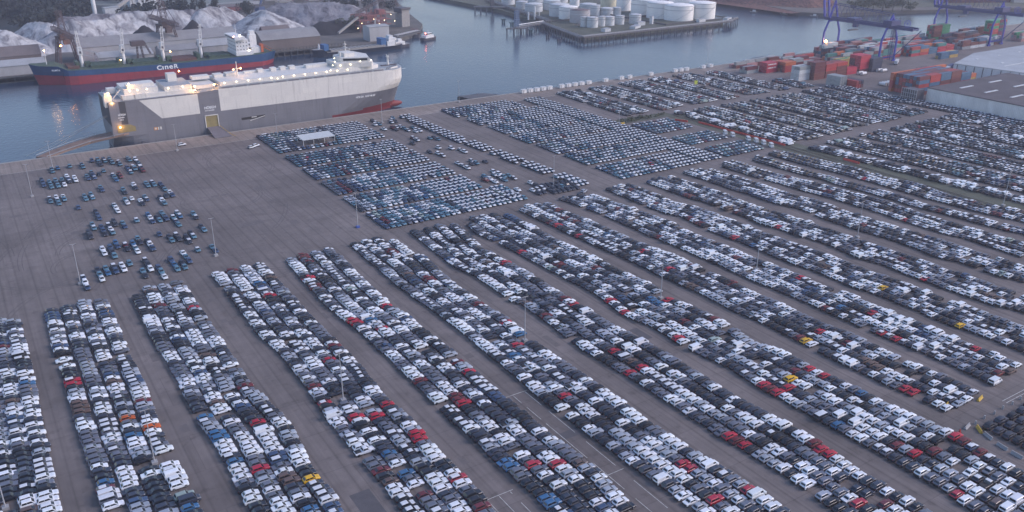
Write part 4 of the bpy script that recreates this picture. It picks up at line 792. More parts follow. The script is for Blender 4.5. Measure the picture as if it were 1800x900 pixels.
z0 = bz(160); q = MB(); q.box(150, 164, -13, 13, z0, z0 + 3, 0); q.box(150.5, 161, -12, 12, z0 + 3, z0 + 12.5, 0); q.box(149.5, 158, -15, 15, z0 + 12.5, z0 + 15, 0); q.box(164, 172, -8, 9, z0, z0 + 5, 0); q.box(165, 170.5, -3, 3.5, z0 + 5, z0 + 14.5, 0); q.box(166, 170, -2, 2.5, z0 + 14.5, z0 + 17.5, 0)
for zz in (3, 6, 9): q.box(161, 163.5, -12, 12, z0 + zz - .1, z0 + zz + .15, 0)
sup = q.build('superstructure', M_white, bk)
q = MB(); q.box(149.38, 149.5, -13, 13, z0 + 13.2, z0 + 14.3)
for zz in (4.2, 7, 9.8):
    for y in np.arange(-11, 11, 2.4): q.box(150.4, 150.5, y, y + .7, z0 + zz, z0 + zz + .8)
    for x in (151.5, 154, 156.5, 159): q.box(x, x + .7, -12.08, -12, z0 + zz, z0 + zz + .8)
q.build('window', M_glass, sup)
q = MB(); q.cyl(155, 0, z0 + 15, z0 + 24, .35, .12, 8); q.box(154.8, 155.2, -3, 3, z0 + 19.5, z0 + 19.8); q.cyl(12, 0, bz(12), bz(12) + 10, .3, .15, 8); q.build('mast', M_white, bk)
q = MB(); q.beam((172, -6, z0 + 6), (181, -10, z0 + .5), .5); q.beam((172, -6, z0 + 8), (181, -10, z0 + 2.5), .2); q.box(172, 174, -9, -4, z0, z0 + 7); q.build('lifeboat_ramp', mat('safety_orange', (.5, .12, .05)), bk)
[text(ch, sz, M_ltr, bk, (xx, -16.12, 5.2), name='company_letter', bold=.12, sx=1.15) for ch, sz, xx in (('C', 4.6, 86.4), ('ı', 5.4, 90.3), ('n', 5.4, 92.1), ('e', 5.4, 95.6), ('R', 4.6, 99.1))]; text('KUMTA', 1.7, M_ltr, bk, (13.5, -12.6, 11.0), (math.pi / 2, 0, -.42), name='ship_name_lettering', bold=.05)
for x, y, z, c_, st in [(12, -.3, bz(12) + 10, WARM, 60), (62.5, -8, 14, WARM, 25), (100, -7, 17, WARM, 25), (155, -11, z0 + 16, SOFT, 25), (152, -12.3, z0 + 2, WARM, 18), (156, -12.3, z0 + 2, SOFT, 18), (149.5, -12, z0 + 15.4, (1, .3, .2), 20), (161, -12.3, z0 + 3.5, SOFT, 18)]: glow(bk, x, y, z, c_, st, .4, 'deck_lamp', 500 if st == 30 else 0)

# coaster, pilot boat, tug
def smallship(name, x, y, L_, B_, zb, zf, m, rz, label, cat):
    r_ = empty(name, (x, y, -3.5), rz, label, cat); rings = []
    for t_, w_, z in ((-.5, .02, zf), (-.46, .55, zf), (-.40, .9, zf), (-.36, 1, zb), (0, 1, zb), (.42, 1, zb), (.48, .9, zb + .6), (.5, .7, zb + .8)):
        rings.append([(t_ * L_, -B_ / 2 * w_, z), (t_ * L_ + (1.5 if t_ < -.4 else 0), -B_ / 2 * w_ * .8, 0), (t_ * L_ + (1.5 if t_ < -.4 else 0), B_ / 2 * w_ * .8, 0), (t_ * L_, B_ / 2 * w_, z)])
    q = MB(); q.loft(rings, mf=lambda k, i: 1 if i == 3 else 0); q.build('hull', [m, M_conc], r_); return r_
co = smallship('coaster_ship', 309, 742, 88, 12, 3.4, 6.2, mat('dark_hull', (.02, .028, .05), rough=.5), .06, 'long dark-hulled coaster moored right of the bulk carrier', 'ship')
q = MB(); q.box(-28, 26, -5, 5, 3.4, 4.9); [q.box(x, x + .5, -5.2, 5.2, 3.4, 5.3) for x in range(-28, 27, 4)]; q.build('hold_coaming', M_conc, co)
q = MB(); q.box(28, 36, -5, 5, 3.4, 7.5); q.box(30, 38, -4, 4, 7.5, 10); q.box(31, 35, -3, 3, 10, 12.2); q.cyl(32, 0, 12.2, 17, .2, n=6); q.build('wheelhouse', M_white, co)
q = MB(); q.box(22, 27, -4.5, 4.5, 3.4, 10.5); q.box(-34, -29.5, -4, 4, 5, 10); q.build('blue_house', mat('blue_panel', (.04, .13, .30)), co)
q = MB(); q.cyl(-37, 0, 6, 11, 1.2, .3, 8); q.build('foremast', M_white, co)
bo = smallship('harbour_boat', 395, 771, 19, 7, 2.2, 3.0, M_dsteel, .35, 'small white harbour boat at the tip of the coal jetty', 'boat')
q = MB(); q.box(-5, 6.5, -2.6, 2.6, 2, 4.6); q.box(-2, 4, -2, 2, 4.6, 6.8); q.cyl(1, 0, 6.8, 9.5, .12, n=6); q.build('cabin', M_white, bo)
q = MB(); q.box(-2.05, 4.05, -2.05, 2.05, 5.4, 6.3); q.build('window', M_glass, bo); glow(bo, -5, -2, 7, (1, .15, .1), 40, .3, 'red_lamp')
tg = smallship('tug_boat', 352, 747, 22, 7, 2.4, 3.4, M_dsteel, .1, 'small white tug lying beside the blue house of the coaster', 'boat')
q = MB(); q.box(-4, 6, -2.4, 2.4, 2.4, 5.2); q.box(-1, 3, -1.8, 1.8, 5.2, 7.6); q.cyl(0, 0, 7.6, 11, .15, n=6); q.build('cabin', M_white, tg)

# ------------------------------------------------------------ sheds and stockpiles on the bank
def gable(name, x0, x1, y0, y1, h, hr, mw, mr_, label, cat, rz=0, group=None, arch=False, win=False, stripes=None):
    cx, cy = (x0 + x1) / 2, (y0 + y1) / 2; r_ = empty(name, (cx, cy, 0), rz, label, cat, group); a = (x1 - x0) / 2; b_ = (y1 - y0) / 2
    q = MB(); q.add([(-a, -b_, 0), (a, -b_, 0), (a, b_, 0), (-a, b_, 0), (-a, -b_, h), (a, -b_, h), (a, b_, h), (-a, b_, h), (-a, 0, hr - .1), (a, 0, hr - .1)], [(0, 1, 5, 4), (1, 2, 6, 9, 5), (2, 3, 7, 6), (3, 0, 4, 8, 7)]); q.build('wall', mw, r_)
    q = MB(); N = 8 if arch else 1; prof = []
    for k in range(-N, N + 1):
        t_ = k / N; prof.append((t_ * (b_ + .5), h + (hr - h) * ((1 - abs(t_)) if not arch else math.cos(t_ * math.pi / 2))))
    vs = [(x, y, z + dz) for x in (-a - .4, a + .4) for y, z in prof for dz in (0, .25)]; m_ = len(prof) * 2; fs = []
    for k in range(len(prof) - 1):
        o = 2 * k; fs += [(o + 1, m_ + o + 1, m_ + o + 3, o + 3), (o, o + 2, m_ + o + 2, m_ + o)]
    fs += [(0, m_, m_ + 1, 1), (m_ - 2, m_ - 1, 2 * m_ - 1, 2 * m_ - 2)]
    q.add(vs, fs); q.build('roof', mr_, r_, smooth=False); return r_
M_rib = bpy.data.materials.new('ribbed_sheet'); M_rib.use_nodes = True
def ribbed(name, col, per=1.2, var=.15, dark=.82, axis=0):
    m = mat(name, col, rough=.7, var=var, scale=.15, stretch=(1, 1, .35)); t = m.node_tree; b = t.nodes['Principled BSDF']
    tc = t.nodes.new('ShaderNodeTexCoord'); wv = t.nodes.new('ShaderNodeTexWave'); wv.wave_type = 'BANDS'; wv.bands_direction = 'XY'[axis]; wv.inputs['Scale'].default_value = 3.14 / 10 / per * 2
    t.links.new(tc.outputs['Object'], wv.inputs['Vector']); bp = t.nodes.new('ShaderNodeBump'); bp.inputs['Strength'].default_value = .5; bp.inputs['Distance'].default_value = .2
    t.links.new(wv.outputs['Fac'], bp.inputs['Height']); t.links.new(bp.outputs[0], b.inputs['Normal']); return m
MR1 = ribbed('grey_roof_sheet', (.27, .265, .27)); MR2 = ribbed('brown_roof_sheet', (.17, .14, .135)); MR3 = ribbed('pale_wall_sheet', (.40, .40, .41)); MR4 = ribbed('light_roof_sheet', (.36, .37, .38))
gable('storage_shed', -90, 60, 796, 822, 10, 16, MR2, MR2, 'long brown-roofed shed left of the dark ore crane', 'shed')
gable('storage_shed', -10, 60, 768, 792, 7, 10, MR3, MR4, 'pale shed with light roof behind the bow of the bulk carrier', 'shed')
gable('storage_shed', 88, 218, 796, 826, 12, 18, MR3, MR1, 'long grey-roofed shed behind the four ship cranes', 'shed')
gable('storage_shed', 98, 140, 768, 790, 7, 10, MR3, MR4, 'low pale shed between the first and second ship cranes', 'shed')
gable('storage_shed', 146, 176, 768, 790, 8, 11, MR3, MR1, 'low grey shed between the second and third ship cranes', 'shed')
gable('storage_shed', 180, 214, 768, 790, 9, 13, MR3, MR4, 'low grey shed left of the white ship superstructure', 'shed')
gable('storage_shed', 232, 286, 772, 806, 9, 15, MR2, MR1, 'arched grey shed right of the white ship superstructure', 'shed', arch=True)
gable('brick_hall', 250, 276, 824, 836, 9, 13, ribbed('brick_wall', (.16, .09, .08)), MR2, 'small brown hall standing against the big white stockpile', 'hall')
q = MB(); q.box(-90, 300, 757, 757.8, -3, 1.2); 
for i in range(60): q.box(-60 + i * 6, -59.4 + i * 6, 756, 757, -5, .8)
for i in range(25): q.box(228 + i * 3, 228.5 + i * 3, 757.8, 758.2, 1.2, 3.4)
q.box(228, 303, 757.9, 758.1, 3.2, 3.5)
tag(q.build('timber_quay', M_dconc), 'dark timber quay wall along the far bank', 'quay')
def heap(name, ridge, hgt, wid, m, label, seed=0, cat='stockpile'):
    rnd = random.Random(seed); xs = [p[0] for p in ridge]; ys = [p[1] for p in ridge]; pad = wid * 1.1
    x0, x1, y0, y1 = min(xs) - pad, max(xs) + pad, min(ys) - pad, max(ys) + pad; nx = max(12, int((x1 - x0) / 3)); ny = max(12, int((y1 - y0) / 3))
    ph = [rnd.uniform(0, 6) for _ in range(8)]
    q = MB(); V = []
    for j in range(ny + 1):
        for i in range(nx + 1):
            x = x0 + (x1 - x0) * i / nx; y = y0 + (y1 - y0) * j / ny; best = -9
            for k in range(len(ridge) - 1 if len(ridge) > 1 else 1):
                a = ridge[k]; b_ = ridge[min(k + 1, len(ridge) - 1)]; dx, dy = b_[0] - a[0], b_[1] - a[1]; L2 = dx * dx + dy * dy or 1
                t_ = max(0, min(1, ((x - a[0]) * dx + (y - a[1]) * dy) / L2)); d = math.hypot(x - a[0] - dx * t_, y - a[1] - dy * t_)
                hh = (a[2] + (b_[2] - a[2]) * t_) if len(a) > 2 else 1
                best = max(best, hh * hgt - d * hgt / wid)
            nse = (math.sin(x * .21 + ph[0]) * math.cos(y * .17 + ph[1]) + .6 * math.sin(x * .43 + y * .31 + ph[2]) + .4 * math.sin(x * .9 - y * .7 + ph[3])) * .045 * hgt
            V.append((x, y, max(-.2, best + (nse if best > .5 else 0) + (rnd.uniform(-.15, .15) if best > .3 else 0))))
    q.v = V
    for j in range(ny):
        for i in range(nx):
            a = j * (nx + 1) + i; q.f.append((a, a + 1, a + nx + 2, a + nx + 1)); q.m.append(0); q.c.append(0)
    o = q.build(name, m, smooth=True); tag(o, label, cat, 'stockpiles on the far bank'); return o
def heapmat(name, c1, c2, sc=.05):
    m = bpy.data.materials.new(name); m.use_nodes = True; t = m.node_tree; b = t.nodes['Principled BSDF']; tc = t.nodes.new('ShaderNodeTexCoord')
    mp = t.nodes.new('ShaderNodeMapping'); mp.inputs['Scale'].default_value = (1.6, 1, .5); mp.inputs['Rotation'].default_value = (0, 0, .4); t.links.new(tc.outputs['Object'], mp.inputs[0])
    n1 = t.nodes.new('ShaderNodeTexNoise'); n1.inputs['Scale'].default_value = sc; n1.inputs['Detail'].default_value = 9; n1.inputs['Roughness'].default_value = .68; n1.inputs['Distortion'].default_value = .8; t.links.new(mp.outputs[0], n1.inputs['Vector'])
    cr = t.nodes.new('ShaderNodeValToRGB'); cr.color_ramp.elements[0].position = .38; cr.color_ramp.elements[1].position = .56; cr.color_ramp.elements[0].color = (*c2, 1); cr.color_ramp.elements[1].color = (*c1, 1)
    t.links.new(n1.outputs[0], cr.inputs[0]); t.links.new(cr.outputs[0], b.inputs['Base Color']); b.inputs['Roughness'].default_value = .95; b.inputs['Specular IOR Level'].default_value = .1
    n2 = t.nodes.new('ShaderNodeTexNoise'); n2.inputs['Scale'].default_value = .25; n2.inputs['Detail'].default_value = 6; t.links.new(tc.outputs['Object'], n2.inputs['Vector'])
    bp = t.nodes.new('ShaderNodeBump'); bp.inputs['Strength'].default_value = .8; bp.inputs['Distance'].default_value = 1.5; t.links.new(n2.outputs[0], bp.inputs['Height']); t.links.new(bp.outputs[0], b.inputs['Normal'])
    return m
MH1 = heapmat('white_mineral', (.50, .50, .51), (.15, .145, .16)); MH2 = heapmat('grey_mineral', (.30, .29, .31), (.10, .095, .11)); MH3 = mat('coal', (.018, .017, .022), rough=.9, var=.4, bump=.6); MH4 = heapmat('scrap_metal', (.21, .11, .09), (.07, .05, .05), .3)
heap('mineral_heap', [(-60, 930, .9), (10, 925, 1), (40, 880, .95)], 22, 42, MH1, 'pale stockpile at the left picture edge', 1)
heap('mineral_heap', [(70, 985, .7), (85, 960, .75)], 20, 26, MH1, 'flat-topped white stockpile left of the dark ore crane', 2)
heap('mineral_heap', [(100, 900, 1), (120, 905, .8), (150, 930, .95), (200, 930, .9)], 24, 42, MH1, 'big streaked white stockpile between the ore cranes', 3)
heap('mineral_heap', [(100, 1010, .7), (180, 1010, .8), (240, 1000, .7)], 18, 32, MH2, 'long low grey stockpile along the edge of the woods', 4)
heap('mineral_heap', [(222, 925, 1), (250, 945, .9)], 23, 34, MH1, 'white cone stockpile with grey streaks right of the second ore crane', 5)
heap('mineral_heap', [(268, 860, 1), (275, 905, .9)], 22, 46, MH1, 'white pointed stockpile behind the arched shed', 6)
heap('mineral_heap', [(310, 960, .9), (345, 925, 1), (372, 905, .9)], 21, 40, MH2, 'wide grey and white stockpile near the jetty', 7)
heap('coal_heap', [(152, 862, 1)], 19, 24, MH3, 'black coal cone between the ore cranes', 8, 'coal heap')
heap('coal_heap', [(196, 862, 1)], 20, 23, MH3, 'black coal cone right of the second ore crane', 9, 'coal heap')
heap('coal_heap', [(318, 850, .9), (340, 850, .8)], 13, 24, MH3, 'low wide dark coal heap near the jetty', 10, 'coal heap')
heap('scrap_heap', [(862, 860, .8), (876, 800, 1), (905, 740, .9), (930, 730, .6)], 20, 30, MH4, 'reddish brown scrap metal heap on the far right shore', 11, 'scrap heap')
heap('scrap_heap', [(840, 1050, .8), (880, 950, .8)], 14, 24, MH2, 'pale rubble heap at the top edge on the far shore', 12, 'rubble heap')

# lattice cranes on the bank
M_latt = mat('rusty_lattice', (.10, .075, .08), rough=.8, var=.25)
def lattice(q, a, b_, w_, n_, r=.25):
    a = Vector(a); b_ = Vector(b_); d = (b_ - a).normalized(); up = Vector((0, 0, 1)) if abs(d.z) < .9 else Vector((1, 0, 0)); x = d.cross(up).normalized() * w_ / 2; y = x.cross(d).normalized() * w_ / 2
    co_ = [x + y, x - y, -x - y, -x + y]
    for c in co_: q.beam(a + c, b_ + c, r, cap=False)
    for k in range(n_):
        p0 = a + (b_ - a) * k / n_; p1 = a + (b_ - a) * (k + 1) / n_
        for i in range(4): q.beam(p0 + co_[i], p1 + co_[(i + 1) % 4], r * .6, cap=False); q.beam(p1 + co_[i], p1 + co_[(i + 1) % 4], r * .6, cap=False)
def orecrane(x, y, label, s=1.):
    r_ = empty('ore_unloader_crane', (x, y, 0), .1, label, 'crane', 'rusty ore cranes on the far bank')
    q = MB()
    for dx in (-8, 8):
        for dy in (-7, 7): lattice(q, (dx * s, dy * s, 0), (dx * .55 * s, dy * .6 * s, 22 * s), 1.4, 8)
    for dx in (-5, 5): lattice(q, (dx * s, -5 * s, 22 * s), (dx * s, 5 * s, 22 * s), 1.4, 4)
    q.build('portal', M_latt, r_)
    q = MB(); lattice(q, (0, -30 * s, 25 * s), (0, 36 * s, 25 * s), 3, 18); q.build('boom', M_latt, r_)
    q = MB(); lattice(q, (0, 0, 26 * s), (0, 4 * s, 42 * s), 4, 6); [q.beam((0, 2, 42 * s), (0, e * s, 26 * s), .25) for e in (-28, 34, -14, 18)]; q.build('tower', M_latt, r_)
    q = MB(); q.box(-4 * s, 4 * s, -5 * s, 3 * s, 20 * s, 25 * s); q.box(-2.5, 2.5, -9 * s, -5 * s, 17 * s, 21 * s); q.build('machine_house', mat('brown_cabin', (.10, .07, .07), var=.3), r_)
    return r_
c1_ = orecrane(79, 796, 'rusty lattice ore crane behind the bow of the bulk carrier'); c2_ = orecrane(160, 806, 'rusty lattice ore crane behind the third ship crane', 1.1)
glow(c1_, -6, -12, 17, (1, .35, .06), 18, .7, 'orange_lamp', 800); glow(c1_, 6, -20, 9, (1, .05, .08), 30, .6, 'red_lamp'); glow(c2_, -4, -16, 8, WARM, 12, .5, 'lamp')
r_ = empty('grab_crane', (129, 764, 0), 0, 'small dark grab crane between the second and third ship cranes', 'crane'); q = MB(); [lattice(q, (dx, 0, 0), (dx * .6, 0, 15), 1., 6) for dx in (-2.5, 2.5)]; q.build('tower', M_latt, r_); q = MB(); q.box(-6, 4, -3, 3, 15, 19); lattice(q, (4, 0, 18), (8, 0, 8), 1, 4); q.build('cab', M_latt, r_)
r_ = empty('gangway_frame', (86, 764, 0), 0, 'pale steel ladder frame beside the first ore crane', 'frame'); q = MB(); lattice(q, (0, 0, 14), (12, 0, 10), 4, 5, .2); lattice(q, (0, 0, 0), (0, 0, 14), 2, 6, .2); lattice(q, (10, 0, 0), (10, 0, 10), 2, 5, .2); q.build('frame', M_steel, r_)

# loading station by the jetty
M_pink = mat('faded_red_steel', (.25, .10, .10), rough=.7, var=.3)
r_ = empty('loading_station', (364, 838, 0), .1, 'faded red steel framework of the coal loading station', 'framework')
q = MB()
for x in range(-16, 20, 6):
    for y in (-9, 0, 9): q.beam((x, y, 0), (x, y, 16 + (x > 0) * 4), .35)
for z in (6, 11, 16):
    for y in (-9, 0, 9): q.beam((-16, y, z), (20, y, z), .4)
    for x in range(-16, 20, 6): q.beam((x, -9, z), (x, 9, z), .35)
for x in range(-16, 14, 6): q.beam((x, -9, 6), (x + 6, -9, 11), .2); q.beam((x + 6, -9, 6), (x, -9, 11), .2)
q.build('frame', M_pink, r_)
q = MB(); q.box(-16, 18, -8, 8, 11, 11.4); q.box(-5, 6, -5, 5, 11.4, 15); q.box(8, 15, -6, 4, 16, 20); q.build('platform', M_pink, r_)
q = MB(); q.beam((-44, -16, 3), (-14, -2, 14), 1.3); q.beam((14, 0, 18), (44, 6, 12), 1.2); q.beam((-12, -30, 2), (4, -6, 13), 1.1); q.build('conveyor', M_conc, r_)
for x, y, z in [(-14, -9.5, 9), (0, -9.5, 12), (12, -9.5, 10), (20, -9.5, 15), (6, -9.5, 7), (-20, -12, 5), (25, -8, 8)]: glow(r_, x, y, z, SOFT, 7, .3, 'lamp')
r_ = empty('silo_building', (405, 846, 0), .3, 'tall pale concrete silo block at the end of the coal jetty', 'silo'); q = MB(); q.box(-5.5, 5.5, -5, 5, 0, 17); q.build('wall', M_conc, r_); q = MB(); q.box(-6.5, 6.5, -6, 6, 17, 19); q.box(-6.4, -5.6, -6, 6, 14, 17); q.build('top_platform', M_dsteel, r_)
r_ = empty('ship_loader', (390, 862, 0), .25, 'dark boom loader rising behind the silo block', 'crane'); q = MB(); lattice(q, (0, 0, 0), (0, 0, 22), 4, 6); q.build('tower', M_latt, r_); q = MB(); lattice(q, (-34, 0, 16), (16, 0, 31), 2.2, 12); q.beam((0, 0, 22), (16, 0, 31), .3); lattice(q, (16, 0, 31), (20, 0, 18), 2, 4); q.box(13, 18, -2, 2, 27, 33); q.build('boom', M_latt, r_)
gable('silo_shed', 334, 354, 770, 786, 13, 14, ribbed('pale_sheet', (.42, .42, .43)), MR4, 'square pale ribbed shed beside the coaster', 'shed')
r_ = empty('jetty', (380, 790, 0), .55, 'dark low jetty with pipes reaching past the pale ribbed shed', 'jetty'); q = MB(); q.box(-18, 26, -5, 4, -1.5, .9); [q.cyl(x, y, -6, -1, .5, n=8) for x in range(-16, 26, 6) for y in (-4.5, 3.5)]; q.build('deck', M_dconc, r_); q = MB(); [q.beam((-16, y, 2), (24, y, 1.6), .35) for y in (-2, 0, 2)]; q.build('pipe', M_steel, r_)
r_ = empty('coal_barge', (402, 812, -3.5), 1.15, 'open dark barge lying beside the silo block', 'barge'); q = MB(); q.loft([[(x, -5 * s, z), (x, -4.5 * s, 0), (x, 4.5 * s, 0), (x, 5 * s, z)] for x, s, z in ((-26, .5, 3.2), (-22, 1, 2.6), (22, 1, 2.6), (25, .8, 2.8))]); q.build('hull', M_dsteel, r_); q = MB(); q.box(-20, 18, -4, 4, 2.6, 3.6); q.build('coaming', mat('rust_brown', (.12, .07, .06)), r_)
r_ = empty('chimney', (427, 962, 0), 0, 'tall grey chimney behind the coal loading station', 'chimney'); q = MB(); q.cyl(0, 0, 0, 60, 3.2, 2.6, 20); q.build('shaft', mat('grey_chimney', (.20, .21, .24)), r_); q = MB(); q.cyl(0, 0, 59, 60.5, 2.9, 2.9, 20); q.build('rim', M_dsteel, r_)
r_ = empty('wind_turbine', (143, 1083, 0), 0, 'white tapering wind turbine tower rising out of the woods', 'wind turbine'); q = MB(); q.cyl(0, 0, 0, 78, 2.4, 1.3, 20); q.build('tower', M_white, r_); q = MB(); q.box(-1.8, 1.8, -3, 6, 78, 81.5); q.build('nacelle', M_white, r_)
for k in range(3): a = k * 2.094 + .4; q = MB(); q.beam((0, -4, 79.7), (math.sin(a) * 38, -4, 79.7 + math.cos(a) * 38), 1.3, .25, 6); q.build('blade', M_white, r_)
r_ = empty('transfer_tower', (160, 1082, 0), .1, 'white conveyor transfer house at the edge of the woods', 'building'); q = MB(); q.box(-8, 8, -6, 6, 0, 11); q.build('wall', M_dwhite, r_); q = MB(); q.box(-8.3, 8.3, -6.3, 6.3, 11, 11.6); q.build('roof', MR4, r_)
r_ = empty('screening_plant', (210, 1140, 0), .1, 'larger white plant building above the long conveyor', 'building'); q = MB(); q.box(-13, 13, -9, 9, 0, 26); q.box(-22, -13, -7, 7, 0, 19); q.build('wall', M_dwhite, r_); q = MB(); q.box(-13.5, 13.5, -9.5, 9.5, 26, 26.8); q.build('roof', MR4, r_)
r_ = empty('conveyor_bridge', (0, 0, 0), 0, 'grey inclined conveyor bridge between the two white plant buildings', 'conveyor'); q = MB(); q.beam((164, 1084, 9), (200, 1130, 22), 2.2, n=4); q.build('gallery', M_conc, r_); q = MB(); [q.beam((164 + 36 * t_, 1084 + 46 * t_, 0), (164 + 36 * t_, 1084 + 46 * t_, 9 + 12 * t_), .5) for t_ in (.35, .7)]; q.build('trestle', M_dsteel, r_)
r_ = empty('slewing_stacker', (300, 992, 0), .3, 'blue and dark stacker machine between the grey stockpiles', 'stacker'); q = MB(); q.box(-4, 4, -4, 4, 0, 12); q.beam((0, 0, 12), (6, 0, 24), 1.2); q.build('tower', mat('dull_blue', (.05, .09, .20)), r_); q = MB(); lattice(q, (-46, -4, 6), (10, 0, 15), 2, 14, .3); q.build('boom', M_dsteel, r_)
# buildings at the top left and rail wagons
for i, (x, y, a, b_, h, m, lab) in enumerate([(290, 1075, 22, 8, 5, 'red', 'red shed row with two round doors beyond the stockpiles'), (500, 1180, 60, 10, 7, 'w', 'long white-roofed works building at the top edge'), (420, 1130, 50, 7, 6, 'r', 'long red-brown building behind the grey stockpile'), (470, 1090, 16, 10, 8, 'w', 'small pale building by the river behind the trees')]):
    gable('works_building', x - a, x + a, y - b_, y + b_, h, h + 2, M_pink if m in 'red' else MR3, MR4 if m == 'w' else MR2, lab, 'building', -.1)
for j in range(5):
    for i in range(7):
        if random.random() < .3: continue
        r_ = empty('rail_wagon', (330 + i * 19 + j * 6, 1112 + j * 9 - i * 1., 0), -.03, f'grey rail wagon, {ORD[i+1]} along the {ORD[j+1]} row of the rail yard', 'wagon', 'wagons in the rail yard'); q = MB(); q.box(-7, 7, -1.4, 1.4, 1, 3.6); q.box(-6.6, 6.6, -1.2, 1.2, 3.4, 3.9); q.build('body', random.choice([M_conc, M_dwhite, M_steel, M_dconc]), r_); q = MB(); [q.box(x - 1, x + 1, -1.2, 1.2, 0, 1) for x in (-5, 5)]; q.build('bogie', M_dsteel, r_)
# ------------------------------------------------------------ trees
def leafcloud(q, cx, cy, cz, rx, ry, rz_, n, s, rnd, lump=7):
    lp = [(rnd.gauss(0, .45), rnd.gauss(0, .45), rnd.gauss(.1, .4), rnd.uniform(.35, .6)) for _ in range(lump)]
    for _ in range(n):
        l = rnd.choice(lp); d = Vector((rnd.gauss(0, 1), rnd.gauss(0, 1), rnd.gauss(0, 1))).normalized() * l[3] * rnd.uniform(.7, 1.05)
        p = Vector((cx + (l[0] + d.x) * rx, cy + (l[1] + d.y) * ry, cz + (l[2] + d.z) * rz_)); nrm = (d + Vector((rnd.gauss(0, .5), rnd.gauss(0, .5), rnd.gauss(.3, .5)))).normalized()
        a = nrm.orthogonal().normalized(); b_ = nrm.cross(a); k = s * rnd.uniform(.6, 1.3); t_ = rnd.uniform(0, 3); u_ = a * math.cos(t_) + b_ * math.sin(t_); w_ = nrm.cross(u_)
        q.add([p - u_ * k, p - w_ * k * .7, p + u_ * k, p + w_ * k * .7], [(0, 1, 2, 3)])
def tree(x, y, h, rx, label, m=None, seed=0, pop=False, cat='tree', group=None, n=900):
    rnd = random.Random(seed); r_ = empty('poplar_tree' if pop else 'broadleaf_tree', (x, y, 0), 0, label, cat, group)
    q = MB(); q.cyl(0, 0, 0, h * .5, h * .03, h * .015, 7); [q.beam((0, 0, h * .35), (math.cos(a) * rx * .5, math.sin(a) * rx * .5, h * .65), h * .012, h * .005, 5) for a in (0, 1.3, 2.6, 3.9, 5.2)]; q.build('trunk', M_bark, r_)
    q = MB(); leafcloud(q, 0, 0, h * .58, rx, rx, h * .40, n, .9 if not pop else .8, rnd, 10); q.build('crown', m or M_leaf, r_)
tree(277, 965, 24, 11, 'large round dark tree right of the red sheds', M_leafd, 1)
tree(352, 846, 17, 10, 'round green tree above the dark coal heap by the loading station', M_leafg, 2)
for i, (x, y) in enumerate([(236, 1020), (246, 1016), (256, 1012), (226, 1026)]): tree(x, y, 24, 4.5, f'tall narrow tree, {ORD[i+1]} of the poplars beside the grey stockpile', M_leafd, 10 + i, True, group='poplars beside the stockpile')
for i, (x, y, h) in enumerate([(402, 1000, 14), (414, 990, 13), (426, 982, 15), (438, 975, 13), (395, 1012, 15), (447, 968, 11)]): tree(x, y, h, 9, f'dark bushy tree behind the loading station, {ORD[i+1]} nearest the chimney side', M_leafd, 20 + i, group='trees behind the loading station', n=500)
for i, (x, y, h) in enumerate([(922, 668, 15), (932, 662, 17), (941, 655, 18), (950, 648, 17), (959, 642, 15), (915, 676, 11), (968, 640, 8), (936, 672, 15), (952, 664, 14)]): tree(x, y, h, 9, f'olive bushy tree on the far right shore, {ORD[i+1]} of its clump', M_leafg, 40 + i, group='trees on the far right shore', n=500)
g = MB(); g.prism([(-300, 1010), (50, 1005), (70, 1040), (240, 1045), (250, 1110), (60, 1340), (-300, 1340)], 0, .4); struct(g.build('woodland_floor', mat('woodland_soil', (.02, .024, .02), var=.3)))
rnd = random.Random(5); q = MB()
for _ in range(260):
    x = rnd.uniform(-260, 232); y0 = 1010 if x < 60 else 1045
    y = rnd.uniform(y0, 1330); h = rnd.uniform(10, 17)
    if 150 < x < 245 and y > 1075 and rnd.random() < .9: continue
    leafcloud(q, x, y, h * .5, rnd.uniform(10, 16), rnd.uniform(10, 16), h * .6, 240, 2.1, rnd, 6)
tag(q.build('woods', M_leafd), 'dark mass of woods covering the top left bank', 'woods', kind='stuff')
q = MB(); rnd = random.Random(9)
for _ in range(40): leafcloud(q, rnd.uniform(335, 374), rnd.uniform(399, 406), .5, 2, 1.5, .9, 25, .4, rnd, 3)
tag(q.build('hedge_scrub', M_leafg), 'low green scrub on the grass bank between the lots', 'scrub', kind='stuff')
glow(None, 20, 1085, 12, (1, .3, .75), 60, 1.4, 'pink_floodlight').name = 'pink_floodlight'
tag(bpy.data.objects['pink_floodlight'], 'glowing pink floodlight in the woods at the left edge', 'lamp')

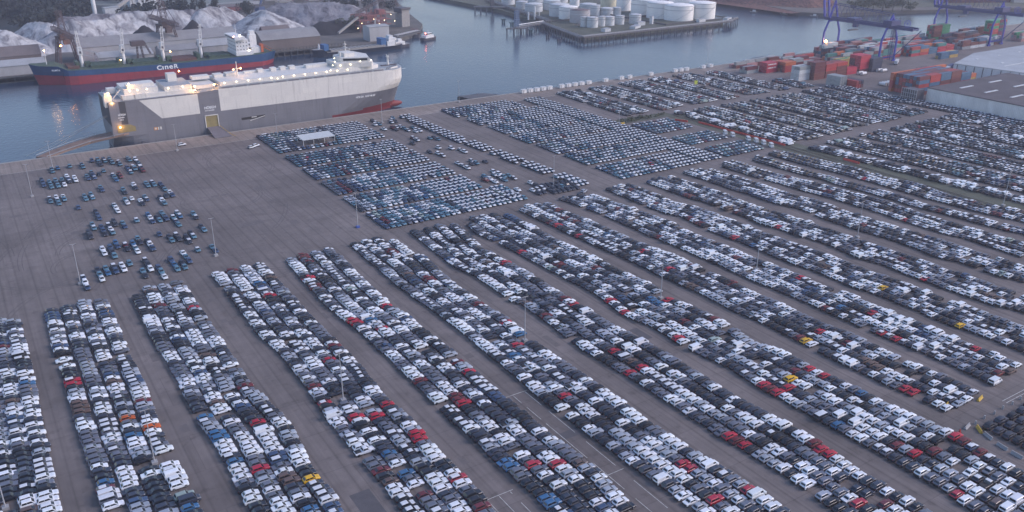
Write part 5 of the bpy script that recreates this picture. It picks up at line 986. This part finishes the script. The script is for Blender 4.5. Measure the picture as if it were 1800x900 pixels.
# ------------------------------------------------------------ tank island
tm = dict(w=mat('tank_white', (.88, .86, .83), rough=.5, var=.06, scale=.1), g=mat('tank_grey', (.60, .62, .63), rough=.55, var=.1, scale=.1), b=mat('tank_pale', (.44, .42, .43), rough=.6, var=.12, scale=.1), y=mat('tank_cream', (.62, .58, .42), rough=.6, var=.08))
mband = mat('tank_band', (.16, .17, .20)); mbr = mat('brown_tank_roof', (.15, .11, .11))
TD = sorted(D['tanks'], key=lambda t_: t_[1])
for i, (k_, x, y, r, h) in enumerate(TD):
    nmz = {'w': 'white', 'g': 'pale grey', 'b': 'grey', 'y': 'cream'}[k_]
    lab = 'storage tank with brown conical roof on the island' if k_ == 'b' else f'{nmz} {"large" if r > 12 else "small" if r < 6.5 else "medium"} storage tank, {ordn(i+1)} nearest on the tank island'
    r_ = empty('storage_tank', (x, y, .3), 0, lab, 'tank', 'storage tanks on the island')
    q = MB(); q.lathe(0, 0, [(r, 0), (r, h * .999)], 40); q.build('shell', tm[k_], r_, smooth=True)
    q = MB(); q.lathe(0, 0, [(r + .12, h - .15), (r + .12, h), (r * .6, h + r * .075), (.05, h + r * .13)], 40); q.build('roof', mbr if k_ == 'b' else tm[k_], r_, smooth=True)
    q = MB(); [q.lathe(0, 0, [(r + .05, z), (r + .22, z), (r + .22, z + .3), (r + .05, z + .3)], 40) for z in (h * .70, h - .35)]; q.build('wind_girder', mband if k_ in 'wg' else M_dwhite, r_)
    q = MB(); N_ = 24
    for j in range(N_): a0 = -2.6 + j * .07; a1 = a0 + .07; q.beam((math.cos(a0) * (r + .5), math.sin(a0) * (r + .5), h * j / N_), (math.cos(a1) * (r + .5), math.sin(a1) * (r + .5), h * (j + 1) / N_), .16, cap=False)
    [q.cyl(math.cos(a) * r, math.sin(a) * r, h, h + 1, .08, n=4) for a in np.arange(0, 6.28, .35)]
    q.lathe(0, 0, [(r - .02, h + 1), (r + .06, h + 1)], 40); q.build('stair', M_steel, r_)
def pier(x0, y0, x1, y1, w_, label, zt=2.2, pipes=3, rail=True, step=7.):
    L_ = math.hypot(x1 - x0, y1 - y0); r_ = empty('pier', (x0, y0, 0), math.atan2(y1 - y0, x1 - x0), label, 'pier', 'piers around the tank island')
    q = MB(); q.box(0, L_, -w_ / 2, w_ / 2, zt - .8, zt); q.build('deck', mat('pier_deck', (.13, .12, .12), var=.3), r_)
    q = MB(); [q.cyl(k * step + 1, s * (w_ / 2 - .6), -7, zt - .4, .45, n=8) for k in range(int(L_ / step) + 1) for s in (-1, 1)]; q.build('piles', M_dsteel, r_)
    if pipes:
        q = MB(); [q.beam((0, -w_ / 2 + .8 + i * .8, zt + .6 + .25 * (i % 2)), (L_, -w_ / 2 + .8 + i * .8, zt + .6 + .25 * (i % 2)), .26, n=6) for i in range(pipes)]; [q.box(k * 9, k * 9 + .3, -w_ / 2, w_ / 2, zt, zt + .5) for k in range(int(L_ / 9))]; q.build('pipes', mat('pipe_grey', (.28, .28, .29), var=.2), r_)
    if rail:
        q = MB(); [q.cyl(k * 2.5, -w_ / 2 + .1, zt, zt + 1.2, .06, n=4) for k in range(int(L_ / 2.5))]; q.beam((0, -w_ / 2 + .1, zt + 1.2), (L_, -w_ / 2 + .1, zt + 1.2), .07); q.build('railing', M_steel, r_)
    return r_
pier(536, 779, 510, 673, 7, 'long pier with pipes running toward the near island corner', pipes=5)
pier(510, 674, 712, 677, 8, 'long pier on dark piles in front of the white tanks', zt=2.4, pipes=6, step=9)
pier(545, 780, 592, 985, 6, 'pipe pier running up the left side of the tank island', zt=3, pipes=6)
pier(491, 762, 535, 774, 5, 'short jetty reaching out to the blue loading tower', pipes=2); pier(543, 934, 575, 908, 5, 'short jetty on dark piles at the upper left of the island', pipes=2)
pier(712, 680, 738, 694, 5, 'narrow pier tip at the right end of the island', pipes=1, rail=False); pier(480, 762, 500, 753, 4, 'loading platform under the blue tower', pipes=0)
r_ = empty('loading_arm_tower', (493, 762, 1.5), 0, 'blue-grey loading tower standing at the end of its jetty', 'tower'); q = MB(); lattice(q, (0, 0, 0), (0, 0, 17), 3.4, 8, .35); q.box(-2.5, 2.5, -2.5, 2.5, 8, 8.5); q.build('frame', mat('blue_grey_steel', (.14, .20, .32)), r_); q = MB(); q.beam((2, 0, 3), (40, 10, 3), .5, n=6); q.build('loading_pipe', M_white, r_)
r_ = empty('loading_arm_tower', (560, 920, 1.5), 0, 'grey loading tower on the upper left jetty', 'tower'); q = MB(); lattice(q, (0, 0, 0), (0, 0, 14), 3, 6, .35); q.build('frame', M_dsteel, r_)
for i, (x, y) in enumerate([(521.8, 833.5), (515.5, 806), (503.7, 752), (500.6, 716.9), (495.8, 690.7)]):
    q = MB()
    for dx in (-1.3, 1.3): q.cyl(dx, 0, -3, 3.2, .9, n=10)
    if i < 3: q.box(-2.6, 2.6, -1.6, 1.6, 3.2, 4.0)
    o = q.build('mooring_dolphin', M_dsteel if i > 2 else mat('dark_teal_steel', (.03, .08, .10)), loc=(x, y, -3.5)); tag(o, f'dark mooring dolphin standing in the water, {ORD[i+1]} from the far end', 'dolphin', 'mooring dolphins beside the tank island')
r_ = empty('vent_stack', (549, 812, .3), 0, 'white vertical vent stacks beside the island pier', 'stack'); q = MB(); q.cyl(0, 0, 0, 14, .9, .9, 10); q.cyl(-7, 2, 0, 8, .9, .9, 10); q.cyl(6, 0, 0, 9, .4, .4, 8); q.build('stack', M_white, r_)
q = MB(); rnd = random.Random(3)
r_ = empty('bund_wall', (0, 0, .3), 0, 'low dark bund walls around the large white tanks', 'wall'); q = MB(); [q.box(a, b_, c, d, 0, 1.6) for a, b_, c, d in [(640, 735, 700, 701), (734, 735, 700, 800), (640, 641, 700, 830), (641, 735, 765, 766), (560, 640, 750, 751), (555, 640, 786, 787)]]; q.build('wall', M_dconc, r_)
for i, (x, y, a, b_, h) in enumerate([(618, 716, 5, 3, 3.4), (560, 700, 4, 3, 3), (690, 700, 6, 2.5, 3), (720, 690, 5, 2.5, 3.4), (634, 716, 1.6, 1.6, 8), (600, 702, 8, 3, 2.4)]):
    r_ = empty('pump_house', (x, y, .3), .1 * i, f'small pale pump house on the island shore, {ORD[i+1]} from the list of pier huts' if False else ['small pale pump house in front of the small grey tanks', 'pale hut near the island corner', 'pale flat hut in front of the nearest white tank', 'white hut near the right pier tip', 'thin pale tower between grey and white tanks', 'wide low hut beside the front pier'][i], 'hut'); q = MB(); q.box(-a, a, -b_, b_, 0, h); q.build('wall', M_dwhite, r_); q = MB(); q.box(-a - .2, a + .2, -b_ - .2, b_ + .2, h, h + .25); q.build('roof', M_steel, r_)

# ------------------------------------------------------------ container terminal
M_blue = mat('crane_blue', (.03, .045, .36), rough=.5, var=.12); M_blued = mat('crane_dark_blue', (.025, .04, .15), rough=.5)
def shorecrane(u0, label, lit=False):
    r_ = empty('container_crane', (u0, 470, 0), 0, label, 'crane', 'blue container cranes on the quay')
    W_ = 20; vl, vs = -28, 29; HG = 27.5
    for x in (0, W_):
        for v in (vl, vs):
            q = MB(); q.beam((x, v, 1.2), (x, v, 18), .9, .9); q.beam((x, v, 18), (x + (4.5 if x == 0 else -4.5), v, HG), .9, .85); q.beam((x - 2, v, .7), (x + 2, v, .7), .9, .9); q.build('leg', M_blue, r_)
    q = MB(); [q.beam((0, v, 4), (W_, v, 4), .8) for v in (vl, vs)]; [q.beam((4.5, v, HG), (W_ - 4.5, v, HG), .9) for v in (vl, vs)]; [q.beam((x, vl, 12), (x, vs, 12), .25) for x in (0, W_)] if False else None; q.build('cross_beam', M_blue, r_)
    q = MB(); [q.box(x - .5, x + .5, -50, 36, HG + .2, HG + 2.6) for x in (6.5, W_ - 6.5)]; [q.box(6, W_ - 6, v - .3, v + .3, HG + .8, HG + 1.8) for v in range(-50, 37, 8)]; gd = q.build('girder', M_blued, r_)
    q = MB()
    for x in (6.5, W_ - 6.5):
        q.beam((x, -28, HG + 11), (x, 29, HG + 14), .34)
        for k in range(7): v = -28 + k * 9; q.beam((x, v, HG + 2), (x, v + 4.5, HG + 11.3 + k * .4), .15); q.beam((x, v + 4.5, HG + 11.3 + k * .4), (x, v + 9, HG + 2), .15)
    q.build('stay_truss', M_blued, r_)
    for v, hh in ((vl, 10), (vs, 16)):
        q = MB(); [q.beam((x, v, HG + 2), (W_ / 2, v, HG + hh), .8) for x in (5, W_ - 5)]; q.beam((W_ / 2, v, HG + hh - 4), (W_ / 2, v, HG + hh + 1), .5); q.build('a_frame', M_blue, r_)
    q = MB(); [q.beam((x, 36, HG + 2), (x, 44, HG + 44), 1.0) for x in (7, W_ - 7)]; [q.beam((7, 36 + 8 * t_, HG + 2 + 42 * t_), (W_ - 7, 36 + 8 * t_, HG + 2 + 42 * t_), .3) for t_ in (.1, .3, .5, .7, .9)]; q.build('raised_boom', M_blue, r_)
    q = MB(); q.box(4, W_ - 4, vl - 4, vl + 4, HG + 2.4, HG + 6.4); q.build('machinery_house', M_blued, r_)
    q = MB(); q.box(5, W_ - 5, 4, 12, HG + 2.3, HG + 4.4); q.box(6, 9, 2, 6, HG - 2.6, HG + .4); [q.beam((x, 8, HG + 2), (x, 8, HG - 5), .06) for x in (8, 12)]; tr = q.build('trolley', M_blued, r_); q = MB(); q.box(4, 16, 7.2, 8.8, HG - 6, HG - 5); q.build('spreader', M_dsteel, tr)
    q = MB(); lattice(q, (W_ / 2, vl - 3, 2), (W_ / 2, vl - 3, HG), 2.4, 12, .18); q.beam((W_ - 2, vl, 3), (W_ - 2, vl - 22, HG), .35); q.build('stair_tower', M_blued, r_)
    q = MB(); a_ = [(math.cos(t_) * 2.8, math.sin(t_) * 2.8) for t_ in np.arange(0, 6.3, .52)]
    for i in range(12): q.beam((W_ / 2, -42 + a_[i][0], HG + 5 + a_[i][1]), (W_ / 2, -42 + a_[(i + 1) % 12][0], HG + 5 + a_[(i + 1) % 12][1]), .22); q.beam((W_ / 2, -42, HG + 5), (W_ / 2, -42 + a_[i][0], HG + 5 + a_[i][1]), .1)
    q.build('cable_reel', M_blue, r_)
    if lit: glow(r_, 1.2, 27, 10.5, (1, .42, .10), 22, 1.1, 'floodlight', 9000)
    return r_
shorecrane(640, 'blue container crane nearest the car lots, its lower leg lit orange', True); shorecrane(800, 'blue container crane farther right, above the green containers')
CC = dict(red=(.38, .04, .04), rust=(.16, .045, .042), maroon=(.13, .025, .035), orange=(.50, .13, .05), blue=(.06, .14, .24), navy=(.03, .04, .08), teal=(.06, .20, .19), green=(.03, .26, .12), grey=(.30, .32, .33), white=(.55, .57, .58), yellow=(.50, .34, .10), crimson=(.45, .03, .06), pink=(.42, .22, .22))
cont = MB()
def cmesh():
    q = MB(); a, b_, h = 6.05, 1.2, 2.55
    for x in (-a, a):
        for y in (-b_, b_): q.box(x - .09 if x > 0 else x, x if x > 0 else x + .09, y - .09 if y > 0 else y, y if y > 0 else y + .09, 0, h)
    n = 20; pr = []
    for i in range(n + 1): x = -a + .09 + (2 * a - .18) * i / n; pr.append((x, .04 if i % 2 else .10))
    for s in (-1, 1):
        for i in range(n): x0, d0 = pr[i]; x1, d1 = pr[i + 1]; q.add([(x0, s * (b_ - d0), .1), (x1, s * (b_ - d1), .1), (x1, s * (b_ - d1), h - .08), (x0, s * (b_ - d0), h - .08)], [(0, 1, 2, 3) if s < 0 else (3, 2, 1, 0)])
        q.box(-a, a, min(s * b_, s * (b_ - .12)), max(s * b_, s * (b_ - .12)), h - .12, h); q.box(-a, a, min(s * b_, s * (b_ - .12)), max(s * b_, s * (b_ - .12)), 0, .14)
        x = s * (a - .06); q.add([(x, -b_, .05), (x, b_, .05), (x, b_, h - .05), (x, -b_, h - .05)], [(0, 1, 2, 3) if s > 0 else (3, 2, 1, 0)])
    for y in (-.8, -.3, .3, .8): q.beam((-a - .0, y, .1), (-a - .0, y, h - .15), .03, m=1)
    q.add([(-a, -b_, h - .03), (a, -b_, h - .03), (a, b_, h - .03), (-a, b_, h - .03)], [(0, 1, 2, 3)])
    return q
cm = cmesh(); CME = cm.mesh('shipping_container', [M_cont, M_steel])
STK = []  # (u, v, z, rot, colourkey, phrase, tier,row,bay)
def stack(u0, v0, nu, nv, tiers, pal, phrase, axis='u', gap=.35, jt=0, du=12.5, dv=2.62, tfn=None):
    for i in range(nu):
        for j in range(nv):
            T = max(1, (tfn(i, j) if tfn else tiers) - (random.randint(0, jt) if jt else 0))
            for k in range(T):
                if not (k >= T - 1 or i == 0 or j == 0 or (tfn or jt)): continue
                if (tfn or jt) and k < T - 2 and i > 0 and j > 0: continue
                if axis == 'u': x = u0 + 6.05 + i * du; y = v0 + 1.2 + j * dv; rt = 0
                else: x = u0 + 1.2 + i * dv; y = v0 + 6.05 + j * du; rt = math.pi / 2
                STK.append((x, y, k * 2.6, rt, random.choice(pal), phrase, k + 1, j + 1, i + 1))
stack(555, 349, 5, 7, 5, ['red', 'rust', 'maroon', 'red', 'blue', 'rust'], 'block by dark warehouse', tfn=lambda i, j: 5 if i < 4 else 4)
stack(553, 368, 5, 1, 5, ['orange', 'orange', 'red'], 'orange wall behind dark warehouse'); stack(617, 352, 1, 2, 3, ['yellow', 'orange'], 'end of the warehouse block')
stack(539, 424, 1, 3, 5, ['maroon', 'rust'], 'maroon tower in mid yard', tfn=lambda i, j: 5)
stack(552, 424, 2, 4, 4, ['rust', 'red'], 'red block behind maroon tower')
stack(577, 424, 1, 2, 2, ['crimson'], 'low crimson pair')
stack(527, 428, 1, 3, 4, ['white', 'grey'], 'pale tower left of maroon')
stack(533, 396, 3, 1, 3, ['grey'], 'pale blue-grey steps', axis='v', tfn=lambda i, j: 3); stack(541, 388, 3, 1, 2, ['maroon', 'navy', 'red'], 'dark pair beside pale steps', axis='v')
stack(530, 462, 1, 3, 3, ['crimson'], 'bright lettered red stack'); stack(544, 456, 1, 4, 3, ['rust', 'orange', 'red'], 'orange-topped stack'); stack(515, 468, 1, 3, 2, ['maroon', 'grey'], 'low dark stack near quay')
stack(524, 488, 6, 3, 2, ['red', 'grey', 'rust', 'navy', 'pink'], 'low quay row', jt=1)
stack(560, 462, 3, 5, 3, ['rust', 'red', 'grey', 'maroon'], 'red yard behind orange stack', jt=1)
stack(590, 440, 2, 3, 3, ['yellow', 'yellow', 'green'], 'yellow block', ); stack(590, 448.5, 3, 4, 4, ['rust', 'grey', 'teal', 'maroon', 'orange'], 'mixed block behind yellow', jt=1)
stack(592, 424, 1, 4, 5, ['crimson', 'crimson', 'maroon'], 'tall crimson tower'); stack(603, 421, 1, 3, 4, ['navy'], 'black tower in mid yard')
for bi, (u_, v_, nu, nv) in enumerate([(622, 452, 5, 4), (622, 466, 5, 5), (622, 483, 6, 4), (690, 446, 5, 3), (690, 457, 5, 4), (690, 471, 5, 4), (700, 485, 6, 4)]):
    stack(u_, v_, nu, nv, 4 if bi < 3 else 3, ['red', 'rust', 'maroon', 'pink', 'grey', 'grey', 'blue', 'teal', 'white', 'navy'] if bi != 3 else ['blue', 'teal', 'red', 'crimson', 'orange'], ORD[bi + 1] + ' long field block', jt=1)
stack(760, 443, 5, 4, 3, ['grey', 'white', 'blue', 'rust'], 'pale field block', jt=1); stack(765, 460, 4, 4, 4, ['rust', 'maroon', 'grey', 'navy'], 'far dark field block', jt=1)
stack(772, 480, 2, 3, 6, ['green', 'red', 'rust', 'maroon'], 'tall green-red tower'); stack(850, 470, 2, 3, 6, ['green', 'red'], 'tall green tower under far crane'); stack(850, 440, 5, 4, 3, ['grey', 'pink', 'rust', 'green'], 'block right of far crane', jt=1)
stack(700, 425, 2, 2, 2, ['yellow', 'blue'], 'yellow pair by pale warehouse'); stack(826, 484, 6, 3, 3, ['rust', 'blue', 'grey'], 'quay block beyond far crane', jt=1)
STK = [s for s in STK if proj(s[0], s[1], s[2])[0] < 1830]
STK.sort(key=lambda s: proj(s[0], s[1], s[2])[2])
CNM = dict(red='red', rust='rust-brown', maroon='maroon', orange='orange', blue='blue', navy='black', teal='teal', green='green', grey='pale grey', white='whitish', yellow='yellow', crimson='crimson', pink='faded pink')
for s in STK[:300]:
    o = bpy.data.objects.new('shipping_container', CME); C.objects.link(o); o.location = s[:3]; o.rotation_euler.z = s[3]; o.color = (*jit(CC[s[4]]), 1)
    tag(o, f'{CNM[s[4]]} container, {ORD[s[6]]} tier, {ORD[s[7]]} row back, {ORD[s[8]]} across, {s[5]}', 'container', 'stacked shipping containers')
    if s[5] == 'bright lettered red stack' and s[7] == 1 and s[6] > 1: text('HAMBURG SÜD', 1.35, M_ltr, o, (-4.9, -1.24, .7), name='lettering', bold=.03)
far = [dict(key='c', mb=cm, x=s[0], y=s[1], z=s[2], r=s[3], col=jit(CC[s[4]]), col1=(1, 1, 1), col2=(1, 1, 1)) for s in STK[300:]]
print('containers', len(STK))
if far: merge(far, 'far_containers', [M_cont_s, M_steel], 'crowded container stacks farther back on the quay', 'containers')
# tank containers, trailers
for i, (x, y) in enumerate([(588, 420), (588, 417), (610, 419), (612, 416.5), (566, 384), (569, 384), (572, 384), (575, 384)]):
    r_ = empty('tank_container', (x, y, 0), math.pi / 2 if i > 3 else 0, f'white round tank container, {ORD[i+1]} from the left in the yard', 'tank container', 'white tank containers'); q = MB(); q.beam((-2.8, 0, 1.3), (2.8, 0, 1.3), 1.15, n=12); q.build('tank', M_white, r_, smooth=False)
    q = MB(); [q.beam((s * 3, t_, 0), (s * 3, t_, 2.5), .1) for s in (-1, 1) for t_ in (-1.15, 1.15)]; [q.beam((s * 3, -1.15, z), (s * 3, 1.15, z), .1) for s in (-1, 1) for z in (.1, 2.5)]; q.build('frame', M_dsteel, r_)
for i, (x, y, m) in enumerate([(640, 402, M_dsteel), (652, 398, M_dwhite), (640, 392, M_dwhite), (655, 391, M_dwhite), (668, 396, M_blued), (650, 432, M_dwhite)]):
    r_ = empty('flat_trailer', (x, y, 0), .1 * i, ['black framed trailer in the yard', 'pale trailer in front of the pale warehouse', 'long pale trailer nearest the dark warehouse', 'pale trailer beside the warehouse corner', 'dark blue trailer behind the pale ones', 'white truck standing by the crane leg'][i], 'trailer'); q = MB(); q.box(-6, 6, -1.2, 1.2, 1, 1.3 if i == 0 else 3.4)
    if i == 0: [q.beam((x_, y_, 1.2), (x_, y_, 3.6), .12) for x_ in (-6, 0, 6) for y_ in (-1.2, 1.2)]; [q.beam((-6, y_, 3.6), (6, y_, 3.6), .12) for y_ in (-1.2, 1.2)]
    q.build('bed', m, r_)
    for sx in (-4.5, -3.4, 4): q = MB(); q.beam((sx, -1.25, .5), (sx, 1.25, .5), .5, n=10); q.build('wheel', M_tyre, r_)
# warehouses
def ware(name, poly, h, mw, mr_, label, strips, ridge=0):
    r_ = empty(name, (poly[0][0], poly[0][1], 0), 0, label, 'warehouse'); P0 = [(x - poly[0][0], y - poly[0][1]) for x, y in poly]
    q = MB(); q.prism(P0, 0, h); q.build('wall', mw, r_)
    q = MB(); q.prism([(x + (.4 if x > 5 else -.4), y) for x, y in P0], h + .01, h + .5); rf = q.build('roof', mr_, r_)
    q = MB()
    for (x, y, a, b_) in strips: q.box(x, x + a, y, y + b_, h + .5, h + .8)
    q.build('skylight', M_dwhite, rf); return r_
MW1 = ribbed('warehouse_wall', (.66, .66, .65), 2.2, .22, axis=1); MDR = mat('dark_bitumen_roof', (.085, .075, .085), rough=.9, var=.25, scale=.1)
ware('warehouse', [(545, 336), (545.5, 170), (640, 170), (640, 336)], 9, MW1, MDR, 'long low warehouse with pale ribbed wall and dark roof at right', [(x, y, 14, 1.6) for x in (16, 50) for y in range(-150, -5, 17)])
q = MB(); [q.beam((536, y, 0), (536, y, 8.4), .15) for y in np.arange(337.5, 349, 1.6)]; [q.beam((536, 337.5, z), (536, 348.5, z), .15) for z in (0.3, 2.9, 5.5, 8.2)]; q.box(536.3, 544.6, 337.6, 348.4, 0, 8.0, 1); tag(q.build('caged_store', [M_steel, M_dsteel]), 'dark caged storage block at the warehouse end', 'cage')
MR5 = mat('pale_sheet_roof', (.36, .38, .40), rough=.6, var=.14, scale=.08)
wr2 = ware('warehouse', [(645, 380), (665, 240), (900, 240), (900, 398), (700, 398)], 8.6, ribbed('pale_blue_wall', (.60, .63, .65), 3, .1, axis=1), MR5, 'large pale warehouse with light grey roof at right', [(x, y, 3, 1.2) for x in (30, 60, 90, 120, 150) for y in (-60, -40, -20, 0)] + [(20, -28, 200, .6)])
q = MB(); [q.box(-.35 + t_ * 20, -.05 + t_ * 20, -140 * t_ - .2, -140 * t_ + .2, 0, 8.4) for t_ in np.arange(.02, 1, .045)]; q.build('drain_pipe', M_dsteel, wr2)
# far shore buildings
for i, (x, y, a, b_, h, m1, m2, lab) in enumerate([(1010, 700, 20, 14, 10, 'w', 'w', 'white building behind the olive trees'), (1120, 650, 40, 14, 14, 'r', 'd', 'dark red hall at the top right corner'), (1180, 610, 30, 12, 9, 'w', 'w', 'pale hall at the right picture edge'), (1060, 760, 90, 16, 10, 'g', 'd', 'long grey hall behind the far meadow'), (980, 850, 70, 20, 8, 'g', 'd', 'low grey hall behind the scrap heap')]):
    gable('far_hall', x - a, x + a, y - b_, y + b_, h, h + 3, dict(w=MR3, r=mat('dark_red_wall', (.10, .03, .035)), g=MR1)[m1], dict(w=MR4, d=MR2)[m2], lab, 'hall', -.5)
for i, (x, y) in enumerate([(820, 745), (835, 712), (850, 680), (790, 790)]):
    r_ = smallship('moored_workboat', x, y, 9, 3.6, 1.2, 1.8, M_dsteel, -.9, ['tiny workboat moored before the scrap heap', 'tiny workboat nearest the scrap heap corner', 'small boat off the far right bank', 'tiny boat in open water right of the tanks'][i], 'boat'); q = MB(); q.box(-1, 2.4, -1.2, 1.2, 1.2, 3.2); q.build('cabin', M_dwhite, r_)

# ------------------------------------------------------------ air
hz = bpy.data.materials.new('haze'); hz.use_nodes = True; t = hz.node_tree; t.nodes.clear(); pv = t.nodes.new('ShaderNodeVolumePrincipled'); pv.inputs['Color'].default_value = HAZECOL; pv.inputs['Density'].default_value = HAZE; pv.inputs['Anisotropy'].default_value = .2
ou = t.nodes.new('ShaderNodeOutputMaterial'); t.links.new(pv.outputs[0], ou.inputs['Volume'])
g = MB(); g.box(-1700, 3300, -800, 3300, -10, 140); o = g.build('haze', hz); o['kind'] = 'stuff'; tag(o, 'thin bluish dusk haze over the whole harbour', 'haze')
